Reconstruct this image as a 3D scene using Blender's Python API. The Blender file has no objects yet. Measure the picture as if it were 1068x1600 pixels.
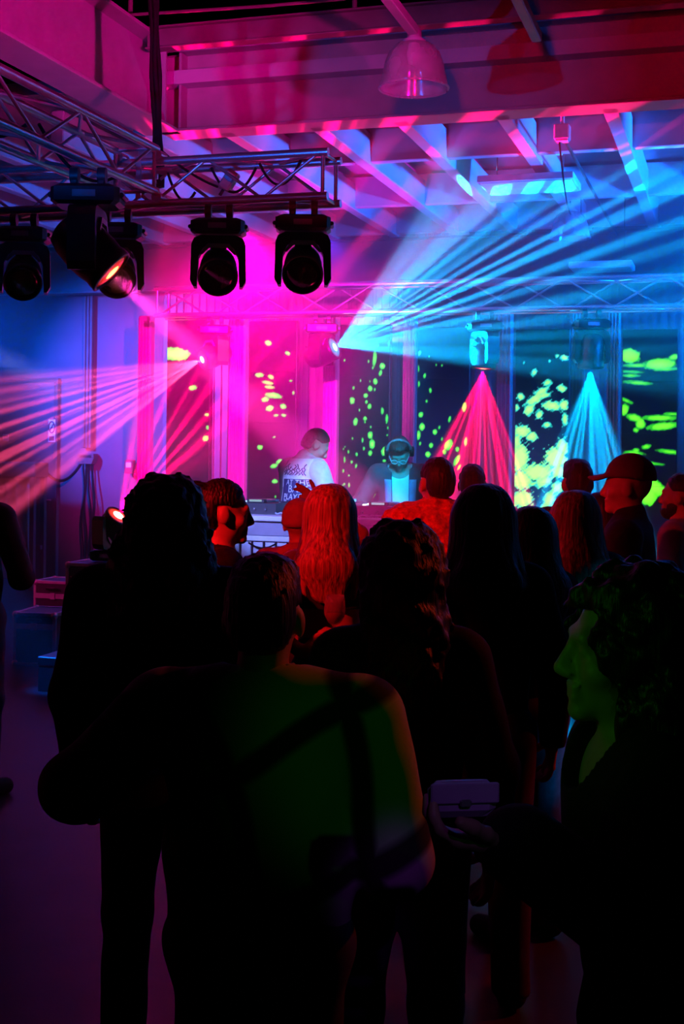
import bpy, bmesh, math, random
import numpy as np
from mathutils import Vector, Matrix
random.seed(7)
sc = bpy.context.scene
COL = sc.collection
R = math.radians

# ------------------------------------------------------------------ camera
FPX, CX, CY, CAMZ = 2000.0, 534.0, 690.0, 1.8          # focal length in px of the 1068x1600 frame, principal point, eye height
ROLL, YAW = R(0.7), R(17.0)                             # roll of the camera; the hall runs away to the right of the view axis
cam_d = bpy.data.cameras.new('camera')
cam = bpy.data.objects.new('camera', cam_d); COL.objects.link(cam)
cam_d.sensor_fit = 'VERTICAL'; cam_d.sensor_height = 36.0; cam_d.lens = 36.0 * FPX / 1600.0
cam_d.shift_y = -(800.0 - CY) / 1600.0
cam_d.clip_start = 0.05; cam_d.clip_end = 200
cam.matrix_world = Matrix.Translation((0, 0, CAMZ)) @ Matrix.Rotation(R(90), 4, 'X') @ Matrix.Rotation(ROLL, 4, 'Z')
sc.camera = cam

# ------------------------------------------------------------------ world, exposure, renderer limits
w = bpy.data.worlds.new('night'); sc.world = w; w.use_nodes = True
w.node_tree.nodes['Background'].inputs[0].default_value = (0.0, 0.0, 0.0, 1)
w.node_tree.nodes['Background'].inputs[1].default_value = 0.0
sc.view_settings.view_transform = 'Standard'; sc.view_settings.look = 'None'
sc.view_settings.gamma = 1.0; sc.view_settings.use_curve_mapping = False
sc.view_settings.exposure = -0.1
cy = sc.cycles
cy.max_bounces = 4; cy.diffuse_bounces = 1; cy.glossy_bounces = 2; cy.transmission_bounces = 6
cy.volume_bounces = 0; cy.transparent_max_bounces = 8
cy.sample_clamp_indirect = 3.0; cy.use_denoising = True
cy.caustics_reflective = False; cy.caustics_refractive = False

# ------------------------------------------------------------------ measuring
SY, CYW = math.sin(YAW), math.cos(YAW)
def unroll(x, y):
    dx, dy = x - CX, CY - y
    return dx * math.cos(ROLL) - dy * math.sin(ROLL), dx * math.sin(ROLL) + dy * math.cos(ROLL)
def P(x, y, d):                                         # point seen at a pixel, d metres in front of the lens
    ux, uy = unroll(x, y)
    return Vector((ux / FPX * d, d, CAMZ + uy / FPX * d))
def PU(x, y, U):                                        # point seen at a pixel on the plane across the hall at distance U
    ux, uy = unroll(x, y)
    return P(x, y, U / (SY * ux / FPX + CYW))
def PZ(x, y, z):                                        # point seen at a pixel at height z
    ux, uy = unroll(x, y)
    return P(x, y, (z - CAMZ) * FPX / uy)
def hall(v, u, z=0.0):                                  # hall axes: v across, u along
    return Vector((v * CYW + u * SY, -v * SY + u * CYW, z))
def to_hall(p):
    return Vector((p.x * CYW - p.y * SY, p.x * SY + p.y * CYW, p.z))
def pix(p):                                             # inverse of P
    ux, uy = p[0] / p[1] * FPX, (p[2] - CAMZ) / p[1] * FPX
    return (CX + ux * math.cos(ROLL) + uy * math.sin(ROLL), CY - (-ux * math.sin(ROLL) + uy * math.cos(ROLL)))
HROT = Matrix.Rotation(-YAW, 4, 'Z')

# ------------------------------------------------------------------ materials
MATS = {}
def mat(name, col, rough=0.6, metal=0.0, var=0.15, scale=12.0, bump=0.0, spec=0.5, sheen=0.0):
    if name in MATS: return MATS[name]
    m = bpy.data.materials.new(name); m.use_nodes = True
    nt = m.node_tree; b = nt.nodes['Principled BSDF']
    b.inputs['Roughness'].default_value = rough; b.inputs['Metallic'].default_value = metal
    b.inputs['Specular IOR Level'].default_value = spec
    if sheen: b.inputs['Sheen Weight'].default_value = sheen
    tc = nt.nodes.new('ShaderNodeTexCoord'); nz = nt.nodes.new('ShaderNodeTexNoise')
    nz.inputs['Scale'].default_value = scale; nz.inputs['Detail'].default_value = 4
    nt.links.new(tc.outputs['Object'], nz.inputs['Vector'])
    rp = nt.nodes.new('ShaderNodeValToRGB')
    rp.color_ramp.elements[0].position = 0.3; rp.color_ramp.elements[1].position = 0.7
    rp.color_ramp.elements[0].color = tuple(c * (1 - var) for c in col) + (1,)
    rp.color_ramp.elements[1].color = tuple(min(1, c * (1 + var)) for c in col) + (1,)
    nt.links.new(nz.outputs['Fac'], rp.inputs['Fac']); nt.links.new(rp.outputs['Color'], b.inputs['Base Color'])
    if bump:
        bp = nt.nodes.new('ShaderNodeBump'); bp.inputs['Strength'].default_value = bump; bp.inputs['Distance'].default_value = 0.01
        nt.links.new(nz.outputs['Fac'], bp.inputs['Height']); nt.links.new(bp.outputs['Normal'], b.inputs['Normal'])
    MATS[name] = m
    return m
def emit(name, col, strength, sample=False):
    if name in MATS: return MATS[name]
    m = bpy.data.materials.new(name); m.use_nodes = True
    nt = m.node_tree; nt.nodes.remove(nt.nodes['Principled BSDF'])
    e = nt.nodes.new('ShaderNodeEmission'); e.inputs[0].default_value = tuple(col) + (1,); e.inputs[1].default_value = strength
    nt.links.new(e.outputs[0], nt.nodes['Material Output'].inputs['Surface'])
    if not sample: m.cycles.emission_sampling = 'NONE'
    MATS[name] = m
    return m
def glass(name, col, rough=0.02, mixd=0.0):
    if name in MATS: return MATS[name]
    m = bpy.data.materials.new(name); m.use_nodes = True
    b = m.node_tree.nodes['Principled BSDF']
    b.inputs['Base Color'].default_value = tuple(col) + (1,); b.inputs['Roughness'].default_value = rough
    b.inputs['Transmission Weight'].default_value = 1.0 - mixd; b.inputs['IOR'].default_value = 1.45
    MATS[name] = m
    return m

# ------------------------------------------------------------------ mesh building
def link(o, parent=None):
    COL.objects.link(o)
    if parent is not None: o.parent = parent
    return o
def tag(o, label=None, cat=None, group=None, kind=None):
    if label: o['label'] = label
    if cat: o['category'] = cat
    if group: o['group'] = group
    if kind: o['kind'] = kind
    return o
def empty(name, M=None, label=None, cat=None, group=None):
    o = bpy.data.objects.new(name, None); COL.objects.link(o); o.empty_display_size = 0.1
    if M is not None: o.matrix_world = M
    return tag(o, label, cat, group)
def frame(loc, rz=0.0):
    return Matrix.Translation(loc) @ Matrix.Rotation(rz, 4, 'Z')
class MB:
    def __init__(s): s.v = []; s.f = []; s.sm = []
    def add(s, vs, fs, smooth=False, M=None):
        n = len(s.v)
        s.v += [tuple(M @ Vector(p)) if M is not None else tuple(p) for p in vs]
        s.f += [tuple(i + n for i in f) for f in fs]; s.sm += [smooth] * len(fs)
        return s
    def box(s, c, d, M=None, ch=0.0):
        x, y, z = d[0] / 2, d[1] / 2, d[2] / 2
        if ch <= 0:
            vs = [(c[0] + a * x, c[1] + b * y, c[2] + e * z) for e in (-1, 1) for a, b in ((-1, -1), (1, -1), (1, 1), (-1, 1))]
            fs = [(3, 2, 1, 0), (4, 5, 6, 7), (0, 1, 5, 4), (1, 2, 6, 5), (2, 3, 7, 6), (3, 0, 4, 7)]
            return s.add(vs, fs, False, M)
        h = min(ch, x * .9, y * .9, z * .9)
        ring = lambda k, zz: [(c[0] + p, c[1] + q, c[2] + zz) for p, q in
                              ((-x + k, -y), (x - k, -y), (x, -y + k), (x, y - k), (x - k, y), (-x + k, y), (-x, y - k), (-x, -y + k))]
        sh = lambda zz: [(c[0] + p, c[1] + q, c[2] + zz) for p, q in
                         ((-x + h, -y + h), (x - h, -y + h), (x - h, -y + h), (x - h, y - h), (x - h, y - h), (-x + h, y - h), (-x + h, y - h), (-x + h, -y + h))]
        ins = lambda zz: [(c[0] + p * (1 - h / x) , c[1] + q * (1 - h / y), c[2] + zz) for p, q in
                          ((-x + h, -y), (x - h, -y), (x, -y + h), (x, y - h), (x - h, y), (-x + h, y), (-x, y - h), (-x, -y + h))]
        rs = [ins(-z), ring(h, -z + h), ring(h, z - h), ins(z)]
        vs = [p for r in rs for p in r]; fs = []
        for a in range(3):
            for i in range(8):
                j = (i + 1) % 8
                fs.append((a * 8 + i, a * 8 + j, (a + 1) * 8 + j, (a + 1) * 8 + i))
        fs.append(tuple(range(7, -1, -1))); fs.append(tuple(24 + i for i in range(8)))
        return s.add(vs, fs, False, M)
    def loft(s, rings, closed=True, caps=True, smooth=True, M=None):
        n = len(rings[0]); vs = [p for r in rings for p in r]; fs = []
        for a in range(len(rings) - 1):
            for i in range(n if closed else n - 1):
                j = (i + 1) % n
                fs.append((a * n + i, a * n + j, (a + 1) * n + j, (a + 1) * n + i))
        s.add(vs, fs, smooth, M)
        if caps and closed:
            s.add(rings[0], [tuple(range(n - 1, -1, -1))], False, M); s.add(rings[-1], [tuple(range(n))], False, M)
        return s
    def tube(s, pts, r, n=8, M=None, caps=True):
        pts = [Vector(p) for p in pts]; rings = []
        up = Vector((0, 0, 1))
        prev = None
        for i, p in enumerate(pts):
            t = (pts[min(i + 1, len(pts) - 1)] - pts[max(i - 1, 0)]).normalized()
            if prev is None:
                a = t.cross(up if abs(t.z) < .95 else Vector((1, 0, 0))).normalized()
            else:
                a = (prev - t * prev.dot(t)).normalized()
            prev = a; b = t.cross(a)
            rr = r[i] if isinstance(r, (list, tuple)) else r
            rings.append([tuple(p + (a * math.cos(2 * math.pi * k / n) + b * math.sin(2 * math.pi * k / n)) * rr) for k in range(n)])
        return s.loft(rings, True, caps, True, M)
    def lathe(s, prof, n=24, M=None, caps=True):       # prof: (radius, z)
        rings = [[(r * math.cos(2 * math.pi * k / n), r * math.sin(2 * math.pi * k / n), z) for k in range(n)] for r, z in prof]
        return s.loft(rings, True, caps, True, M)
    def prism(s, poly, y0, y1, M=None):                # poly in x,z ; extruded along y
        n = len(poly)
        vs = [(x, y0, z) for x, z in poly] + [(x, y1, z) for x, z in poly]
        fs = [tuple(range(n)), tuple(range(2 * n - 1, n - 1, -1))] + [((i + 1) % n, i, n + i, n + (i + 1) % n) for i in range(n)]
        return s.add(vs, fs, False, M)
    def mesh(s, name, m):
        me = bpy.data.meshes.new(name); me.from_pydata(s.v, [], s.f); me.materials.append(m)
        me.polygons.foreach_set('use_smooth', s.sm); me.update()
        return me
    def build(s, name, m, parent=None, M=None):
        o = bpy.data.objects.new(name, s.mesh(name, m)); link(o, parent)
        if M is not None: o.matrix_local = M
        return o
def inst(name, me, parent=None, M=None):
    o = bpy.data.objects.new(name, me); link(o, parent)
    if M is not None: o.matrix_local = M
    return o
def copy_tree(o, parent=None):
    c = o.copy(); COL.objects.link(c); c.parent = parent
    for ch in list(o.children): copy_tree(ch, c)
    return c
def sag(a, b, drop, n=12):
    a, b = Vector(a), Vector(b)
    return [a.lerp(b, i / n) - Vector((0, 0, drop * 4 * (i / n) * (1 - i / n))) for i in range(n + 1)]

# ------------------------------------------------------------------ lights: spot lamps with a slotted colour wheel (gobo)
def aim(loc, target, roll=0.0):
    d = (Vector(target) - Vector(loc)).normalized()
    q = d.to_track_quat('-Z', 'Y')
    return Matrix.Translation(loc) @ q.to_matrix().to_4x4() @ Matrix.Rotation(roll, 4, 'Z')
def spot(name, loc, target, col, power, angle, blend=0.25, radius=0.02, gobo=None, roll=0.0, parent=None):
    """gobo: None or dict(kind='bars'|'dots', n=slots, duty=open share, soft=edge, seed=)"""
    L = bpy.data.lights.new(name, 'SPOT'); L.energy = power; L.color = col
    L.spot_size = R(angle); L.spot_blend = blend; L.shadow_soft_size = radius
    o = bpy.data.objects.new(name, L); COL.objects.link(o)
    if roll == 'fan':                                   # slots turned so that the fan of beams opens across the hall
        dz = (Vector(target) - Vector(loc)).normalized(); vw = (Vector(loc) - Vector((0, 0, CAMZ))).normalized()
        ax = dz.cross(vw).normalized(); az_ = -dz; ay = az_.cross(ax)
        o.matrix_world = Matrix.Translation(loc) @ Matrix((ax, ay, az_)).transposed().to_4x4()
    else: o.matrix_world = aim(loc, target, roll)
    if gobo:
        L.use_nodes = True; nt = L.node_tree
        em = nt.nodes['Emission']
        tc = nt.nodes.new('ShaderNodeTexCoord'); sep = nt.nodes.new('ShaderNodeSeparateXYZ')
        nt.links.new(tc.outputs['Normal'], sep.inputs[0])
        def mth(op, a, b=None):
            n = nt.nodes.new('ShaderNodeMath'); n.operation = op
            for i, q in enumerate((a, b)):
                if q is None: continue
                if isinstance(q, (int, float)): n.inputs[i].default_value = q
                else: nt.links.new(q, n.inputs[i])
            return n.outputs[0]
        az = mth('ABSOLUTE', sep.outputs[2])
        px = mth('DIVIDE', sep.outputs[0], az); py = mth('DIVIDE', sep.outputs[1], az)
        half = math.tan(R(angle) / 2)
        px = mth('DIVIDE', px, half); py = mth('DIVIDE', py, half)      # -1..1 across the beam
        cmb = nt.nodes.new('ShaderNodeCombineXYZ')
        if gobo['kind'] in ('bars', 'slab'):
            nt.links.new(mth('MULTIPLY', px, gobo.get('n', 2) / 2.0), cmb.inputs[0])
            cmb.inputs[1].default_value = gobo.get('seed', 0) * 7.3
            nt.links.new(mth('MULTIPLY', py, 0.15), cmb.inputs[2])
        else:
            nt.links.new(mth('MULTIPLY', px, gobo['n'] / 2.0), cmb.inputs[0])
            nt.links.new(mth('MULTIPLY', py, gobo['n'] / 2.0), cmb.inputs[1])
            cmb.inputs[2].default_value = gobo.get('seed', 0) * 7.3
        if gobo['kind'] in ('bars', 'slab'):
            nz = nt.nodes.new('ShaderNodeTexNoise'); nz.inputs['Scale'].default_value = 1.0; nz.inputs['Detail'].default_value = 1.5
            nt.links.new(cmb.outputs[0], nz.inputs['Vector']); val = nz.outputs['Fac']
        else:
            vz = nt.nodes.new('ShaderNodeTexVoronoi'); vz.inputs['Scale'].default_value = 1.0
            nt.links.new(cmb.outputs[0], vz.inputs['Vector']); val = mth('SUBTRACT', 1.0, vz.outputs['Distance'])
        mr = nt.nodes.new('ShaderNodeMapRange'); mr.interpolation_type = 'SMOOTHSTEP'
        mr.inputs['From Min'].default_value = gobo.get('lo', -2); mr.inputs['From Max'].default_value = gobo.get('hi', -1)
        mr.inputs['To Min'].default_value = gobo.get('floor', 0.03); mr.inputs['To Max'].default_value = 1.0
        nt.links.new(val, mr.inputs['Value']); res = mr.outputs[0]
        if 'wy' in gobo:                                  # shutter blades across the slots
            mw_ = nt.nodes.new('ShaderNodeMapRange'); mw_.interpolation_type = 'SMOOTHSTEP'
            mw_.inputs['From Min'].default_value = gobo['wy']; mw_.inputs['From Max'].default_value = gobo['wy'] * gobo.get('ws', .5)
            mw_.inputs['To Min'].default_value = 0.0; mw_.inputs['To Max'].default_value = 1.0
            nt.links.new(mth('ABSOLUTE', py), mw_.inputs['Value']); res = mth('MULTIPLY', res, mw_.outputs[0])
        nt.links.new(res, em.inputs['Strength'])
    if parent is not None:
        mw = o.matrix_world.copy(); o.parent = parent; bpy.context.view_layer.update()
        o.matrix_parent_inverse = parent.matrix_world.inverted(); o.matrix_world = mw
    return o

# ================================================================== THE HALL
M_floor = mat('polished concrete floor', (0.028, 0.028, 0.032), 0.4, 0, 0.25, 3.0, 0.05, .15)
M_wall = mat('painted wall', (0.11, 0.11, 0.13), 0.75, 0, 0.1, 2.0, 0.05)
M_clad = mat('ribbed wall cladding', (0.16, 0.16, 0.18), 0.5, 0, 0.12, 3.0)
M_ceil = mat('painted ceiling deck', (0.28, 0.28, 0.3), 0.8, 0, 0.1, 2.0)
M_joist = mat('painted steel joist', (0.42, 0.42, 0.45), 0.55, 0, 0.08, 4.0)
M_beam = mat('painted steel beam', (0.22, 0.2, 0.2), 0.5, 0, 0.1, 5.0, 0.03)
M_dark = mat('dark roof steel', (0.10, 0.07, 0.07), 0.6, 0, 0.2, 5.0)
M_roof = mat('black roof deck', (0.02, 0.02, 0.02), 0.9)
M_black = mat('black plastic', (0.012, 0.012, 0.014), 0.38, 0, 0.2, 20.0)
M_blackm = mat('black powder coat', (0.03, 0.03, 0.034), 0.45, 0.3, 0.2, 20.0)
M_alu = mat('bare aluminium', (0.62, 0.62, 0.64), 0.3, 0.9, 0.1, 18.0)
M_grey = mat('grey trim', (0.35, 0.36, 0.38), 0.4, 0.2)
M_cable = mat('black cable', (0.005, 0.005, 0.005), 0.85, 0, .15, 12.0, 0, .1)
M_white = mat('white enamel', (0.75, 0.76, 0.78), 0.45)
V0, V1, U0, U1 = -9.9, 4.3, -4.2, 14.35
def hbox(name, v0, v1, u0, u1, z0, z1, m, kind='structure', parent=None, ch=0.0):
    b = MB().box(((v1 - v0) / 2 - (v1 - v0) / 2, 0, 0), (v1 - v0, u1 - u0, z1 - z0), None, ch)
    o = b.build(name, m, parent, (HROT if parent is None else Matrix()) @ Matrix.Translation(((v0 + v1) / 2, (u0 + u1) / 2, (z0 + z1) / 2)))
    if parent is None and kind: o['kind'] = kind
    return o
fl = hbox('floor', V0, V1, U0, U1 + .3, -0.1, 0.0, M_floor); tag(fl, 'dark polished concrete floor with blue and red light patches', 'floor')
UC = 8.9                                                 # the great crossbeam; lower ceiling behind it, open roof before it
wb = empty('wall_back', HROT @ Matrix.Translation((0, U1, 0)), 'ribbed pale wall behind the screens', 'wall'); wb['kind'] = 'structure'
MB().box(((V0 + V1) / 2, .15, 2.25), (V1 - V0, .2, 4.5)).build('backing', M_wall, wb)
rib = MB().prism([(-.15, 0), (-.15, .01), (.15, .01), (.15, 0)], 0, .01)
pm = MB()                                                # a cladding board with a raised rounded rib
pm.prism([(-.148, 0.0), (-.148, 4.5), (.148, 4.5), (.148, 0.0)], 0.03, .052)
for k in (-.095, 0.0, .095):
    pm.prism([(k - .018, 0), (k - .018, 4.5), (k + .018, 4.5), (k + .018, 0)], 0.012, .03)
pme = pm.mesh('panel', M_clad)
k = 0
vv = -9.3
while vv < -5.05:                                        # behind the left of the stage the wall is smooth plaster
    vv += .3
vv = -6.55
while vv < 1.2:
    inst('panel', pme, wb, Matrix.Translation((vv, 0, 0))); vv += .3
wl = hbox('wall_left', V0 - .2, V0, U0, U1 + .3, 0, 5.6, M_wall); tag(wl, 'side wall of the hall beyond the rig', 'wall')
wr = hbox('wall_right', V1, V1 + .2, U0, U1 + .3, 0, 5.6, M_wall); tag(wr, 'side wall of the hall past the bearded guest', 'wall')
wf = hbox('wall_front', V0, V1, U0 - .2, U0, 0, 5.6, M_wall); tag(wf, 'end wall of the hall behind the crowd', 'wall')

ZC = 4.10
ce = empty('ceiling', HROT, 'coffered pale ceiling of joists over the stage', 'ceiling'); ce['kind'] = 'structure'
MB().box(((V0 + V1) / 2, (UC + U1) / 2, ZC + .40), (V1 - V0, U1 - UC + .3, .1)).build('deck', M_ceil, ce)
jl = U1 - UC
jm = MB().box((0, 0, 0), (.11, jl, .26), None, .008).mesh('joist', M_joist)
jv = [to_hall(PZ(x, 205, ZC)).x for x in (500, 640, 800, 965)]
js = sum(b - a for a, b in zip(jv, jv[1:])) / 3
for k in range(-6, 7):
    v = jv[0] + k * js if not 0 <= k < 4 else jv[k]
    if V0 < v < V1: inst('joist', jm, ce, Matrix.Translation((v, (UC + U1) / 2, ZC + .13)))
cm = MB().box((0, 0, 0), (V1 - V0, .09, .30), None, .006).mesh('cross_joist', M_joist)
for y in (247, 318, 362):
    u = to_hall(PZ(800, y, ZC)).y
    inst('cross_joist', cm, ce, Matrix.Translation(((V0 + V1) / 2, u, ZC + .17)))
ro = hbox('ceiling_roof', V0, V1, U0, UC + .2, 5.5, 5.6, M_roof); tag(ro, 'dark open roof over the crowd', 'roof')
def ibeam(L, H, W, t=.02, tf=.025):
    b = MB()
    b.box((0, 0, 0), (L, t, H - 2 * tf)); b.box((0, 0, H / 2 - tf / 2), (L, W, tf), None, .004); b.box((0, 0, -H / 2 + tf / 2), (L, W, tf), None, .004)
    return b
VL = to_hall(PZ(232, 198, ZC)).x                         # the lengthwise beam on the left
HB = .62
o = empty('ceiling_beam', HROT @ Matrix.Translation(((VL + V1) / 2, UC, ZC + HB / 2)), 'wide red lit steel crossbeam above the stage front', 'beam'); o['kind'] = 'structure'
ibeam(V1 - VL, HB, .26).build('girder', M_beam, o)
for dv in (.16,): MB().box((-(V1 - VL) / 2 + dv, -.065, 0), (.02, .11, HB - .06)).build('stiffener', M_beam, o)
o = empty('ceiling_beam', HROT @ Matrix.Translation((VL, (U0 + UC) / 2, ZC + HB / 2)), 'magenta lit steel beam running above the left truss', 'beam'); o['kind'] = 'structure'
ibeam(UC - U0 - .1, HB, .30).build('girder', M_beam, o, Matrix.Rotation(R(90), 4, 'Z'))
MB().box((.075, (UC - U0) / 2 - .32, 0), (.13, .02, HB - .06)).build('stiffener', M_beam, o)
o = empty('ceiling_beam', HROT @ Matrix.Translation(((V0 + V1) / 2, U1 - .35, ZC - .27)), 'dark downstand beam above the back truss', 'beam'); o['kind'] = 'structure'
ibeam(V1 - V0, .54, .2).build('girder', M_dark, o)
# open roof steel before the crossbeam
pu = to_hall(PZ(650, 44, 4.58)).y
o = empty('ceiling_beam', HROT @ Matrix.Translation(((VL + V1) / 2, pu, 4.58 + .08)), 'slim dark roof purlin above the crossbeam', 'beam'); o['kind'] = 'structure'
ibeam(V1 - VL - .2, .16, .1, .012, .014).build('girder', M_dark, o)
pu2 = to_hall(PZ(650, 8, 4.62)).y
for x in (203, 553, 948):
    a = PU(x, 60, pu); b = Vector((a.x, a.y, 5.5))
    tag(MB().tube([(0, 0, 0), (0, 0, 5.5 - 4.74)], .018, 8).build('hanger_rod', M_dark, None, Matrix.Translation((a.x, a.y, 4.74))),
        {203: 'dark roof hanger rod above the truss corner', 553: 'dark roof hanger rod beside the red glass pendant', 948: 'dark roof hanger rod at the top right of the crossbeam'}[x], 'rod')
pts = [PU(x, y, pu - .35) for x, y in ((172, 24), (190, 24), (300, 17), (420, 9), (540, -2))]
tag(MB().tube(pts, .011, 6).build('conduit', M_dark), 'thin bent conduit crossing the dark roof', 'conduit')
for x, y, lab in ((650, 62, 'square roof bar ending above the red glass pendant'), (838, 66, 'square roof bar beside the pendant lit in purple')):
    e = to_hall(PZ(x, y, 4.16)); L = 4.2
    m = frame(hall(e.x, e.y - L / 2, 4.19), -YAW)
    tag(MB().box((0, 0, 0), (.06, L, .06), None, .006).build('roof_bar', M_beam, None, m), lab, 'bar')

# ================================================================== TRUSSES
def truss(name, M, L, S, label, r=.024, rb=.010, bay=.48, dirs=None):
    """box truss along local x from 0 to L, section S x S centred on the axis"""
    t = empty(name, M, label, 'truss')
    ch = MB().tube([(0, 0, 0), (L, 0, 0)], r, 12).mesh('chord', M_alu)
    h = S / 2
    for a in (-h, h):
        for b in (-h, h): inst('chord', ch, t, Matrix.Translation((0, a, b)))
    n = max(1, round((L - .1) / bay)); bl = (L - .1) / n
    ln = math.hypot(bl, S)
    br = MB().tube([(0, 0, 0), (ln, 0, 0)], rb, 8).mesh('brace', M_alu)
    ang = math.atan2(S, bl)
    for face in range(4):
        for i in range(n):
            up = (i + face) % 2 == 0
            x = .05 + i * bl
            if face < 2:
                y = (-h, h)[face]
                m = Matrix.Translation((x, y, -h if up else h)) @ Matrix.Rotation(-ang if up else ang, 4, 'Y')
            else:
                z = (-h, h)[face - 2]
                m = Matrix.Translation((x, -h if up else h, z)) @ Matrix.Rotation(ang if up else -ang, 4, 'Z')
            inst('brace', br, t, m)
    up = MB().tube([(0, 0, -h), (0, 0, h)], rb * 1.15, 8).mesh('upright', M_alu)
    ac = MB().tube([(0, -h, 0), (0, h, 0)], rb * 1.15, 8).mesh('cross_tube', M_alu)
    for x in (.03, L - .03):
        for q in (-h, h):
            inst('upright', up, t, Matrix.Translation((x, q, 0))); inst('cross_tube', ac, t, Matrix.Translation((x, 0, q)))
    return t
# front truss across the hall, and the lengthwise truss that meets it at the left
UF = to_hall(P(250, 300, 7.4)).y
zt = P(475, 243, 7.07).z; zb = P(475, 310, 7.07).z
SF = .24; ZF = (zt + zb) / 2
va = to_hall(PU(-70, 330, UF)).x; vb = to_hall(PU(522, 310, UF)).x
front_truss = truss('stage_truss', HROT @ Matrix.Translation((va, UF, ZF)), vb - va, SF, 'horizontal box truss carrying four moving heads in a row', bay=.34)
vq = to_hall(PU(238, 290, UF)).x
side_truss = truss('stage_truss', HROT @ Matrix.Translation((vq - .02, UF - .16, ZF + .06)) @ Matrix.Rotation(R(-90), 4, 'Z'), 4.2, SF,
                   'diagonal box truss coming in from the top left corner', bay=.42)
# back truss over the screens
UB = 11.95
zbt = PU(800, 441, UB).z; zbb = PU(800, 484, UB).z
vc = to_hall(PU(250, 480, UB)).x; vd = to_hall(PU(1130, 480, UB)).x
SB = .27; ZB = (zbt + zbb) / 2
back_truss = truss('stage_truss', HROT @ Matrix.Translation((vc, UB, ZB)), vd - vc, SB, 'blue lit box truss spanning the back wall above the screens', bay=.46)

# ================================================================== MOVING HEADS
M_lens_dark = mat('dark lens glass', (0.012, 0.006, 0.008), 0.08, 0, 0.1)
def ring(cx, cz, r, n, y, a0=0, a1=2 * math.pi, rz=None):
    return [(cx + r * math.cos(a0 + (a1 - a0) * i / n), y, cz + (rz or r) * math.sin(a0 + (a1 - a0) * i / n)) for i in range(n)]
def moving_head(M, label, pitch, yaw=0.0, lens=None, s=1.0, flip=True, group='moving head stage lights', lenscol=None):
    """local frame: hangs from z=0 (clamp top) downwards, lens looks along -y before pitch/yaw; flip=False stands on z=0"""
    g = -1 if flip else 1
    S = Matrix.Scale(s, 4)
    t = empty('moving_head_light', M, label, 'stage light', group)
    def put(b, name, m, par=t, MM=None):
        bb = MB(); bb.v = [tuple(Vector(v) * s) for v in b.v]; bb.f = b.f; bb.sm = b.sm
        o = bb.build(name, m, par)
        if MM is not None: o.matrix_local = MM
        return o
    z0 = .055 if flip else 0.0
    if flip:
        for k in (-.06, .06):
            put(MB().tube([(k - .018, 0, 0), (k + .018, 0, 0)], .036, 14).box((k, 0, -.04), (.034, .05, .05), None, .006), 'clamp', M_blackm)
    bz = g * (z0 + .04)
    b = MB().loft([[(x * k, y * k2, bz + q) for x, y in ((-.13, -.10), (.13, -.10), (.15, -.07), (.15, .07), (.13, .10), (-.13, .10), (-.15, .07), (-.15, -.07))]
                   for k, k2, q in ((.86, .86, -.045), (1, 1, -.03), (1, 1, .03), (.8, .8, .045))], smooth=False)
    put(b, 'base', M_black)
    put(MB().tube([(-.155, -.055, bz), (-.155, .055, bz)], .012, 8), 'handle', M_black)
    put(MB().tube([(.155, -.055, bz), (.155, .055, bz)], .012, 8), 'handle', M_black)
    put(MB().box((.0, -.101, bz), (.10, .004, .03)), 'display', M_grey)
    # yoke: a U of two rounded arms on a cross piece
    yaw_m = Matrix.Rotation(yaw, 4, 'Z')
    zt_ = g * (z0 + .09); zc = g * (z0 + .27)
    prof = []
    outer = [(-.150, 0), (-.135, .035), (-.10, .05), (.10, .05), (.135, .035), (.150, 0), (.155, -.20), (.135, -.235), (.118, -.235), (.110, -.07), (.085, -.02), (.05, 0.0), (-.05, 0.0), (-.085, -.02), (-.110, -.07), (-.118, -.235), (-.135, -.235), (-.155, -.20)]
    yb = MB().prism([(x, (zt_ + (q - .05) * (1 if g < 0 else -1))) for x, q in outer], -.06, .06)
    put(yb, 'yoke', M_black, t, yaw_m)
    arch = [(-.105, -.095), (-.06, -.035), (.06, -.035), (.105, -.095), (.088, -.098), (.05, -.058), (-.05, -.058), (-.088, -.098)]
    put(MB().prism([(x, (zt_ + (q - .012) * (1 if g < 0 else -1))) for x, q in arch], -.074, -.062), 'arch_trim', M_grey, t, yaw_m)
    # head: rounded drum about the tilt axis, lens at -y
    HM = yaw_m @ Matrix.Translation((0, 0, zc * s)) @ Matrix.Rotation(pitch, 4, 'X')
    def drum(ys):
        return [[(r * math.cos(a) * 1.0, y, r * math.sin(a) * rz) for a in [2 * math.pi * i / 28 for i in range(28)]] for r, y, rz in ys]
    hb = MB().loft(drum([(.055, .155, 1), (.085, .14, 1), (.098, .09, 1.05), (.105, 0, 1.1), (.105, -.06, 1.08), (.108, -.10, 1.0), (.112, -.115, 1.0), (.112, -.145, 1.0), (.100, -.150, 1.0), (.098, -.125, 1)]))
    head = put(hb, 'head', M_black, t, HM)
    put(MB().loft(drum([(.100, -.128, 1), (.096, -.138, 1), (.070, -.146, 1), (.03, -.150, 1), (.002, -.151, 1)])), 'lens', lens or M_lens_dark, head)
    for k in range(4):
        put(MB().box((0, .02 + .03 * k, .113), (.09, .012, .01)), 'cooling_fin', M_blackm, head)
    lp = M @ (HM @ Vector((0, -.17 * s, 0)))
    ld = (M.to_3x3() @ HM.to_3x3() @ Vector((0, -1, 0))).normalized()
    return t, lp, ld
def hang_at(x, y, u, ztop, rz=0.0):
    p = PU(x, y, u)
    return Matrix.Translation((p.x, p.y, ztop)) @ Matrix.Rotation(rz, 4, 'Z')
ZFB = ZF - SF / 2 - .024
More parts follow.
